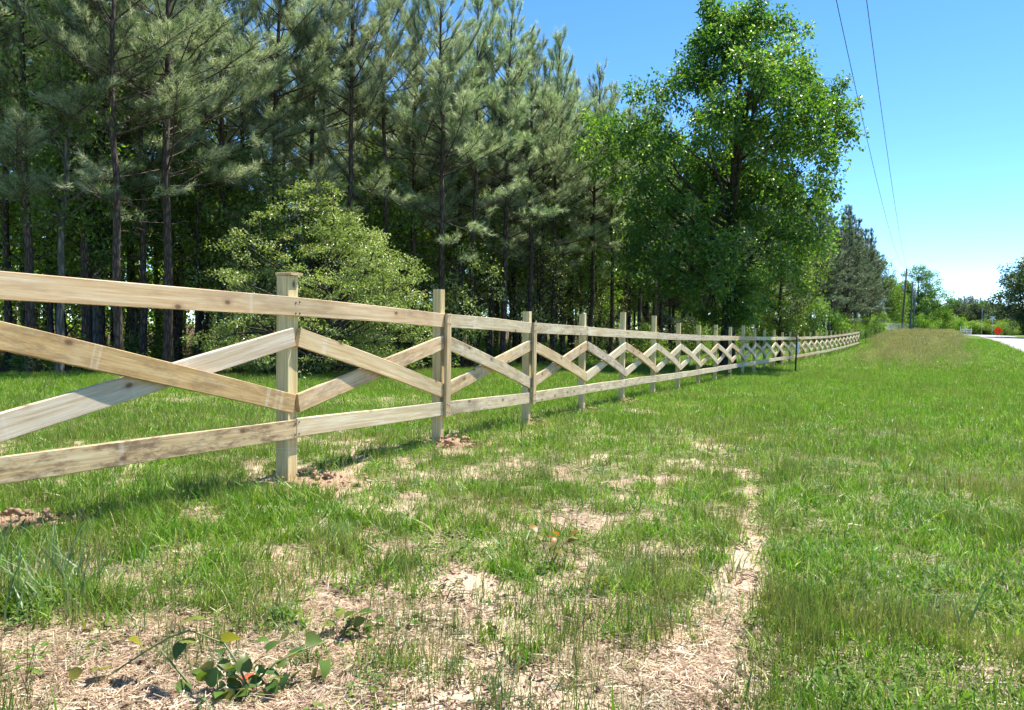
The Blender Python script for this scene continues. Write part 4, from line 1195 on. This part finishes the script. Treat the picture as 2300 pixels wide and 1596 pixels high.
for n in range(1, 9):
    mound(n, .14 - .02 * n + (.05 if n == 2 else 0), -.02, [.42, .27, .25, .24, .30, .2, .22, .22][n - 1], [.05, .08, .06, .05, .07, .05, .05, .05][n - 1], 'loose reddish soil heaped at the foot of the ' + names[n - 1], n)
def ground_z(X, Y):
    nr = 1 - smooth(8, 16, np.hypot(X, Y))
    return tz(X, Y) + float(nr * (fbm(np.array([X * 9]), np.array([Y * 9]), 21, 3)[0] - .5) * .035) - .02 * float(bareness(np.array([X]), np.array([Y]))[0]) * float(nr)

def leaf_mesh(name, L, W, mat, heart=True, tint=.5):
    """one broad leaf blade with a folded midrib"""
    prof = [(0, .0), (.03, .34), (.15, .5), (.35, .47), (.6, .33), (.82, .15), (1, 0)] if heart else [(0, .0), (.15, .25), (.4, .5), (.65, .4), (.85, .18), (1, 0)]
    v, q = [], []
    for i, (x, w) in enumerate(prof):
        zc = .10 * math.sin(x * 3.0) * L
        back = -.12 * L if (heart and i == 1) else 0
        v += [(x * L, 0, zc), (x * L + back, w * W, zc + .18 * w * W), (x * L + back, -w * W, zc + .18 * w * W)]
    for i in range(len(prof) - 1):
        a, b = i * 3, i * 3 + 3
        q += [(a, b, b + 1, a + 1), (a, a + 2, b + 2, b)]
    acc = Acc(); acc.add(v, None, q, tint)
    return acc.mesh(name, mat, True)
LEAF = [leaf_mesh('brier_leaf', .085, .075, M['leaf_brier'], True, t) for t in (.15, .4, .6, .8, .95)]
def add_leaf(parent, me, p, az, pitch, roll, s):
    o = obj('leaf', me, parent, tuple(p), None, (s, s, s))
    o.rotation_mode = 'XYZ'
    o.rotation_euler = (Matrix.Rotation(az, 4, 'Z') @ Matrix.Rotation(-pitch, 4, 'Y') @ Matrix.Rotation(roll, 4, 'X')).to_euler()
    return o
def vine_pts(plist):
    """list of (px, py, height above ground) -> world points, standing on a common ground depth"""
    out = []
    for px, py, Z in plist:
        X = (px - 1150) / F_PX * Z; z = CAM_H - (py - horizon(px)) * Z / F_PX
        out.append((X, Z, z))
    return np.array(out)
def brier():
    X0, Y0 = gp(560, 1590); z0 = ground_z(X0, Y0)
    root = thing('greenbrier_vine', 'trailing greenbrier with glossy heart-shaped leaves on the bare soil', 'vine', (X0, Y0, z0))
    base = np.array([X0, Y0, z0])
    stems = [[(560, 1560, 2.42), (535, 1500, 2.42), (505, 1455, 2.44), (455, 1435, 2.46), (425, 1425, 2.46)],
             [(425, 1425, 2.46), (380, 1440, 2.48), (330, 1470, 2.5), (240, 1530, 2.5), (150, 1590, 2.46)],
             [(430, 1565, 2.44), (385, 1500, 2.44), (360, 1470, 2.45)],
             [(560, 1560, 2.42), (620, 1500, 2.45), (680, 1470, 2.5), (740, 1450, 2.6)],
             [(640, 1575, 2.45), (690, 1560, 2.5), (730, 1530, 2.52), (760, 1500, 2.55)],
             [(560, 1570, 2.40), (545, 1540, 2.40), (520, 1520, 2.41)]]
    for s in stems:
        acc = Acc(); P = vine_pts(s) - base
        for p in P:
            p[2] = max(p[2], .012)
        tube(acc, P, np.linspace(.0042, .0024, len(P)), 5); obj('stem', acc.mesh('stem', M['stem'], True), root)
    LV = [(410, 1410, 2.46, .2, 0, 1.3), (318, 1465, 2.48, .1, 2.6, 1.35), (500, 1445, 2.45, -.1, 0.2, 1.0), (410, 1455, 2.45, -.9, -1.9, .9), (228, 1515, 2.5, .3, -1.5, 1.1), (175, 1562, 2.48, .2, 2.8, .8),
          (600, 1470, 2.45, .4, .4, .85), (690, 1445, 2.5, -.3, .5, .95), (670, 1478, 2.5, -.7, 2.5, .7), (730, 1495, 2.53, -1.0, -1.4, 1.05), (715, 1525, 2.5, -.5, 2.2, .8), (650, 1525, 2.46, -.9, -1.7, .95),
          (662, 1535, 2.46, .3, .9, .9), (520, 1530, 2.41, .5, 1.2, 1.0), (548, 1520, 2.41, .8, 1.8, 1.0), (535, 1560, 2.4, .1, -.4, .95), (490, 1540, 2.41, .3, 2.7, 1.0), (505, 1515, 2.42, .4, 2.0, .8), (560, 1545, 2.41, -.2, .3, .9),
          (480, 1510, 2.43, -.1, 3.0, .75), (600, 1520, 2.43, -.4, .2, .75), (415, 1545, 2.43, -.8, -1.8, .95), (505, 1585, 2.38, .1, -1.7, .95), (545, 1590, 2.38, .2, -.9, .9), (575, 1500, 2.44, .2, .9, .7), (450, 1525, 2.43, .1, 2.9, .6),
          (610, 1545, 2.42, -.6, -.7, .8), (530, 1575, 2.39, .5, 2.4, .9), (625, 1505, 2.45, .1, .3, .65)]
    r = np.random.default_rng(4)
    for px, py, Z, pitch, az, s in LV:
        p = vine_pts([(px, py, Z)])[0] - base; p[2] = max(p[2], .025)
        add_leaf(root, LEAF[r.integers(0, 5)], p, az, pitch, r.normal(0, .6), s * .72)
    for k_ in range(22):
        b_ = LV[r.integers(0, len(LV))]; p = vine_pts([(b_[0] + r.normal(0, 28), b_[1] + r.normal(0, 18), b_[2] + r.normal(0, .04))])[0] - base; p[2] = max(p[2], .02)
        add_leaf(root, LEAF[r.integers(0, 5)], p, r.uniform(0, 6.28), r.normal(0, .6), r.normal(0, .6), r.uniform(.35, .7))
brier()
def little_plant(px, py, label, leafset, nl, h, spread, size, seed, cat='plant', name='seedling_plant'):
    X, Y = gp(px, py); z = ground_z(X, Y); r = np.random.default_rng(seed)
    root = thing(name, label, cat, (X, Y, z))
    for k in range(max(2, nl // 3)):
        a = r.uniform(0, 6.28); e = np.array([math.cos(a) * spread, math.sin(a) * spread, h * r.uniform(.6, 1)])
        acc = Acc(); tube(acc, [(0, 0, -.01), e * .5 + np.array([0, 0, .02]), e], [.003, .0026, .0018], 4); obj('stem', acc.mesh('stem', M['twig'], True), root)
        for j in range(3):
            t = .45 + .27 * j
            add_leaf(root, leafset[r.integers(0, len(leafset))], e * t + np.array([0, 0, .015]), a + r.normal(0, 1.1), r.uniform(-.3, .5), r.normal(0, .3), size * r.uniform(.7, 1.15))
BRONZE = [leaf_mesh('bronze_leaf', .07, .04, M['leaf_bronze'], False, t) for t in (.1, .5, .95)]
GREENL = [leaf_mesh('green_leaf', .065, .045, M['leaf_brier'], False, t) for t in (.4, .75, .9)]
little_plant(760, 1440, 'small broad-leaved seedling on the pale sand patch', GREENL, 12, .10, .08, 1.0, 3)
little_plant(1245, 1265, 'bronze-leaved seedling standing in the middle of the grass', BRONZE, 12, .17, .09, 1.0, 5)
little_plant(1345, 1325, 'low yellowish seedling right below the bronze one', BRONZE[:2], 6, .08, .07, .8, 6)
little_plant(1005, 1340, 'tiny yellowish seedling at the upper edge of the sand', GREENL[1:], 6, .07, .05, .6, 7)
def red_leaf(px, py, label, s, seed):
    X, Y = gp(px, py); z = ground_z(X, Y); r = np.random.default_rng(seed)
    root = thing('fallen_leaf', label, 'leaf', (X, Y, z + .012), r.uniform(0, 6.28))
    me = leaf_mesh('lobe', .06, .03, M['leaf_red'], False, .6)
    for k, a in enumerate((-1.1, -.45, .2, .85, 1.5)):
        o = obj('lobe', me, root, (0, 0, .002 * k), (r.normal(0, .15), r.normal(-.15, .15), a), (s,) * 3)
red_leaf(575, 1538, 'red fallen leaf beneath the greenbrier', 1.15, 1)
red_leaf(535, 1570, 'orange-red fallen leaf at the foot of the greenbrier', 1.0, 2)
def grass_clump(px, py, label, n, h, spread, w, mat, seed, lean=.5):
    X, Y = gp(px, py); z = ground_z(X, Y); acc = Acc()
    blades(acc, np.random.default_rng(seed), n, h, spread, w, lean, .6, .5, (.5, .25), 4)
    tag(obj('grass_clump', acc.mesh('grass_clump', mat), None, (X, Y, z)), label, 'grass clump')
grass_clump(70, 1345, 'big clump of broad bluish grass blades near the left edge', 110, .34, .30, .013, M['grass_blue'], 1, .42)
grass_clump(1108, 1430, 'bright green grass clump alone on the sand', 60, .13, .07, .006, M['grass'], 2)
grass_clump(1322, 1520, 'dry tan grass clump fanned out on the bare soil', 120, .15, .07, .0035, M['straw'], 3, .65)
grass_clump(295, 1330, 'band of dead tan grass below the bluish clump', 160, .12, .26, .0035, M['straw'], 4, .6)
grass_clump(1700, 1590, 'few wide green blades at the lower end of the bare track', 9, .22, .07, .013, M['grass_blue'], 6, .5)
grass_clump(2150, 1420, 'wide arching grass blades in the right of the turf', 10, .30, .06, .013, M['grass_blue'], 7, .45)

# stake with a white marker in front of the fence
SX, SY = 11.05, 30.3
sz = tz(SX, SY)
stake = thing('marker_stake', 'dark rusty stake with a white marker strip standing in front of the fence', 'stake', (SX, SY, sz))
acc = Acc(); tube(acc, [(0, 0, -.2), (.015, 0, .7), (.03, 0, 1.42)], [.036, .034, .032], 8); obj('shaft', acc.mesh('shaft', M['rust'], True), stake)
acc = Acc(); box(acc, (.085, -.03, .99), (.078, .012, .44)); box(acc, (.085, -.03, .745), (.05, .010, .05)); obj('white_marker', acc.mesh('white_marker', M['white_paint']), stake)
acc = Acc(); box(acc, (.075, -.02, 1.30), (.14, .03, .065)); obj('crosspiece', acc.mesh('crosspiece', M['clod']), stake)

# wire fence carrying on beyond the lumber fence
wf = thing('wire_fence', 'thin wire fence on slim metal posts beyond the end of the lumber fence', 'fence', (0, 0, 0))
wp = [(POST[31][0], POST[31][1])]
for Z in (79.5, 86.5, 94, 101, 109, 120):
    t = (Z - 71.7) / 73.3; wp.append((POST[31][0] + t * 39.5, Z))
post_acc = Acc(); tube(post_acc, [(0, 0, -.3), (0, 0, 1.45)], [.028, .028], 5); box(post_acc, (0, .01, .7), (.05, .02, 1.3)); post_me = post_acc.mesh('post', M['rust'])
for x, y in wp[1:]: obj('post', post_me, wf, (x, y, tz(x, y)))
for hh in (.35, .75, 1.15, 1.35):
    acc = Acc(); tube(acc, [(x, y, tz(x, y) + hh) for x, y in wp], .006, 4); obj('wire', acc.mesh('wire', M['wire']), wf)
# farm gate
gx, gy = (1980 - 1150) / F_PX * 122, 122
gate = thing('farm_gate', 'long grey tubular metal gate between the wire fence and the pole', 'gate', (gx, gy, tz(gx, gy) + .9), -.08)
for i, hh in enumerate(np.linspace(.05, 1.0, 6)):
    acc = Acc(); tube(acc, [(0, 0, hh), (3.9, 0, hh)], .03, 6); obj('bar', acc.mesh('bar', M['steel'], True), gate)
for x in (.02, 1.3, 2.6, 3.88):
    acc = Acc(); tube(acc, [(x, .01, -.02 if .1 < x < 3.8 else -1.0), (x, .01, 1.08)], .035, 6); obj('upright', acc.mesh('upright', M['steel'], True), gate)

# utility poles and lines
def pole(px, Z, H, lean, r, mat, label, extra=None):
    X = (px - 1150) / F_PX * Z; z = tz(X, Z)
    e = thing('utility_pole', label, 'pole', (X, Z, z))
    acc = Acc(); tube(acc, [(0, 0, -.5), (lean * H * .5, 0, H * .5), (lean * H, 0, H)], [r, r * .88, r * .72], 10); obj('shaft', acc.mesh('shaft', mat, True), e)
    if extra: extra(e, H, lean)
    return np.array([X + lean * H, Z, z + H])
def extras(e, H, lean):
    acc = Acc(); tube(acc, [(lean * H, 0, H - .05), (lean * H, 0, H + .35)], [.05, .07], 8); obj('insulator', acc.mesh('insulator', M['steel'], True), e)
    acc = Acc(); tube(acc, [(lean * H + .1, 0, H - .8), (lean * H + .7, 0, H - .55)], [.035, .03], 6); tube(acc, [(lean * H + .7, 0, H - .6), (lean * H + .7, 0, H - .35)], [.07, .08], 8)
    obj('bracket', acc.mesh('bracket', M['steel'], True), e)
    acc = Acc(); z = H - 3.2; tube(acc, [(lean * z - .38, 0, z - .5), (lean * z - .38, 0, z - .45), (lean * z - .38, 0, z + .45), (lean * z - .38, 0, z + .5)], [.16, .24, .24, .2], 12); obj('transformer', acc.mesh('transformer', M['steel'], True), e)
P1t = pole(2023, 132, 11.2, .055, .19, M['pole_wood'], 'tall brown leaning utility pole with a transformer can', extras)
P2t = pole(2042, 136, 9.2, .03, .17, M['pole_grey'], 'grey utility pole just right of the tall brown one')
P3t = pole(2049, 146, 8.7, .025, .14, M['pole_grey'], 'farther slim grey pole half hidden beside the grey one')
pole(2203, 190, 6.3, 0, .07, M['steel'], 'thin pale pole standing before the far trees')
pole(2159, 180, 3.6, 0, .06, M['pole_wood'], 'short thin pole left of the white panels')
def wire_line(a, b, sag, label, r):
    t = np.linspace(0, 1, 60); P = np.array(a) + (np.array(b) - np.array(a)) * t[:, None]; P[:, 2] -= sag * 4 * t * (1 - t)
    acc = Acc(); tube(acc, P, r, 4); tag(obj('power_line', acc.mesh('power_line', M['wire'])), label, 'power line')
# both lines run back over the camera to a pole far behind it
def line_through(px, top, Zn, zn, label, r):
    Xn = (px - 1150) / F_PX * Zn; zn = CAM_H + (horizon(px) - 0) / F_PX * Zn
    d = (np.array([Xn, Zn]) - top[:2]); s = 1.35
    end = np.array([top[0] + d[0] * s, top[1] + d[1] * s, zn + 3.2])
    t = 1 / s; lin = top[2] + (end[2] - top[2]) * t; sag = (lin - zn) / (4 * t * (1 - t))
    wire_line(top, end, sag, label, r)
line_through(1854, P1t + np.array([0, 0, .3]), 20.5, 0, 'power line nearer the trees, sweeping from the tall pole overhead', .011)
line_through(1922, P1t + np.array([.7, 0, -.4]), 19.0, 0, 'power line on the right, sweeping from the tall pole overhead', .010)
wire_line(P2t + np.array([0, 0, -.6]), (P2t[0] + 42, P2t[1] + 12, P2t[2] - 2.0), .8, 'thin wire crossing the sky from the grey pole to the right', .012)

# orange diamond road sign
sgx, sgy = (2240 - 1150) / F_PX * 158, 158
sgz = tz(sgx, sgy)
sign = thing('road_sign', 'orange diamond-shaped roadworks sign with black lettering beside the road', 'sign', (sgx, sgy, sgz), -.35)
hd = .89; cz = CAM_H + (horizon(2240) - 743.5) * 158 / F_PX - sgz
acc = Acc()
fr = [(hd, 0), (0, hd), (-hd, 0), (0, -hd)]
acc.add([(x, y, cz + z) for y in (-.012, .012) for x, z in fr], None, [(0, 1, 2, 3), (7, 6, 5, 4)] + [(i, (i + 1) % 4 + 0, (i + 1) % 4 + 4, i + 4) for i in range(4)])
obj('sign_face', acc.mesh('sign_face', M['orange']), sign)
acc = Acc(); b = hd - .06
inner = [(b, 0), (0, b), (-b, 0), (0, -b)]; out_ = [(b - .03, 0), (0, b - .03), (-b + .03, 0), (0, -b + .03)]
acc.add([(x, -.017, cz + z) for x, z in inner] + [(x, -.017, cz + z) for x, z in out_], None, [(i, (i + 1) % 4, (i + 1) % 4 + 4, i + 4) for i in range(4)])
obj('border', acc.mesh('border', M['black']), sign)
for i, (txt, dz) in enumerate((('ROAD', .26), ('WORK', -.02), ('AHEAD', -.30))):
    cu = bpy.data.curves.new('lettering', 'FONT'); cu.body = txt; cu.size = .28; cu.align_x = 'CENTER'; cu.align_y = 'CENTER'; cu.extrude = .003
    tmp = bpy.data.objects.new('lettering', cu); COL.objects.link(tmp)
    dg = bpy.context.evaluated_depsgraph_get(); me = bpy.data.meshes.new_from_object(tmp.evaluated_get(dg)); bpy.data.objects.remove(tmp)
    me.materials.clear(); me.materials.append(M['black'])
    obj('lettering', me, sign, (0, -.018, cz + dz + .02), (math.pi / 2, 0, 0))
for x in (-.25, .25):
    acc = Acc(); tube(acc, [(x, .03, -.2), (x, .03, cz + .3)], .025, 5); obj('leg', acc.mesh('leg', M['steel']), sign)
# railway crossing signals
def crossing(px, Z, label, lights):
    X = (px - 1150) / F_PX * Z; z = tz(X, Z); e = thing('crossing_signal', label, 'signal', (X, Z, z), -.3)
    acc = Acc(); tube(acc, [(0, 0, -.2), (0, 0, 4.6)], .07, 8); obj('mast', acc.mesh('mast', M['steel'], True), e)
    for s in (-1, 1):
        acc = Acc(); c_, s_ = .62, .45 * s; w = .11
        v = [(-c_ - w * s * .6, 0, 4.1 - s_ + w * .8), (-c_ + w * s * .6, 0, 4.1 - s_ - w * .8), (c_ + w * s * .6, 0, 4.1 + s_ - w * .8), (c_ - w * s * .6, 0, 4.1 + s_ + w * .8)]
        acc.add([(a, y - .1 - .02 * s, c) for y in (-.008, .008) for a, b_, c in v], None, [(0, 1, 2, 3), (7, 6, 5, 4)] + [(i, (i + 1) % 4, (i + 1) % 4 + 4, i + 4) for i in range(4)])
        obj('crossbuck_arm', acc.mesh('crossbuck_arm', M['white_paint']), e)
    if lights:
        acc = Acc(); box(acc, (0, -.1, 2.75), (1.1, .08, .10)); lb = obj('light_bar', acc.mesh('light_bar', M['red']), e)
        for x in (-.45, .45):
            acc = Acc(); tube(acc, [(x, -.1, 2.75), (x, -.22, 2.75)], [.2, .2], 12); obj('lamp', acc.mesh('lamp', M['red']), lb)
crossing(2227, 188, 'railway crossing signal with white crossbuck behind the orange sign', True)
crossing(2142, 196, 'farther white crossbuck on a mast left of the white panels', False)
def panel(px0, px1, Z, z0, rows, label):
    X0, X1 = (px0 - 1150) / F_PX * Z, (px1 - 1150) / F_PX * Z; z = tz(X0, Z); W = X1 - X0
    e = thing('white_fence', label, 'fence', (X0, Z, z))
    for i in range(rows):
        acc = Acc(); box(acc, (W / 2, 0, z0 + .25 + .36 * i), (W, .04, .15)); obj('board', acc.mesh('board', M['white_paint']), e)
    for x in (.08, W - .08):
        acc = Acc(); box(acc, (x, .06, z0 + .4), (.12, .08, 1.5 + .5)); obj('post', acc.mesh('post', M['white_paint']), e)
panel(2169, 2181, 166, .15, 3, 'white three-board fence panel beside the end of the road')
panel(2155, 2167, 168, .45, 2, 'white two-board fence panel left of the three-board one')
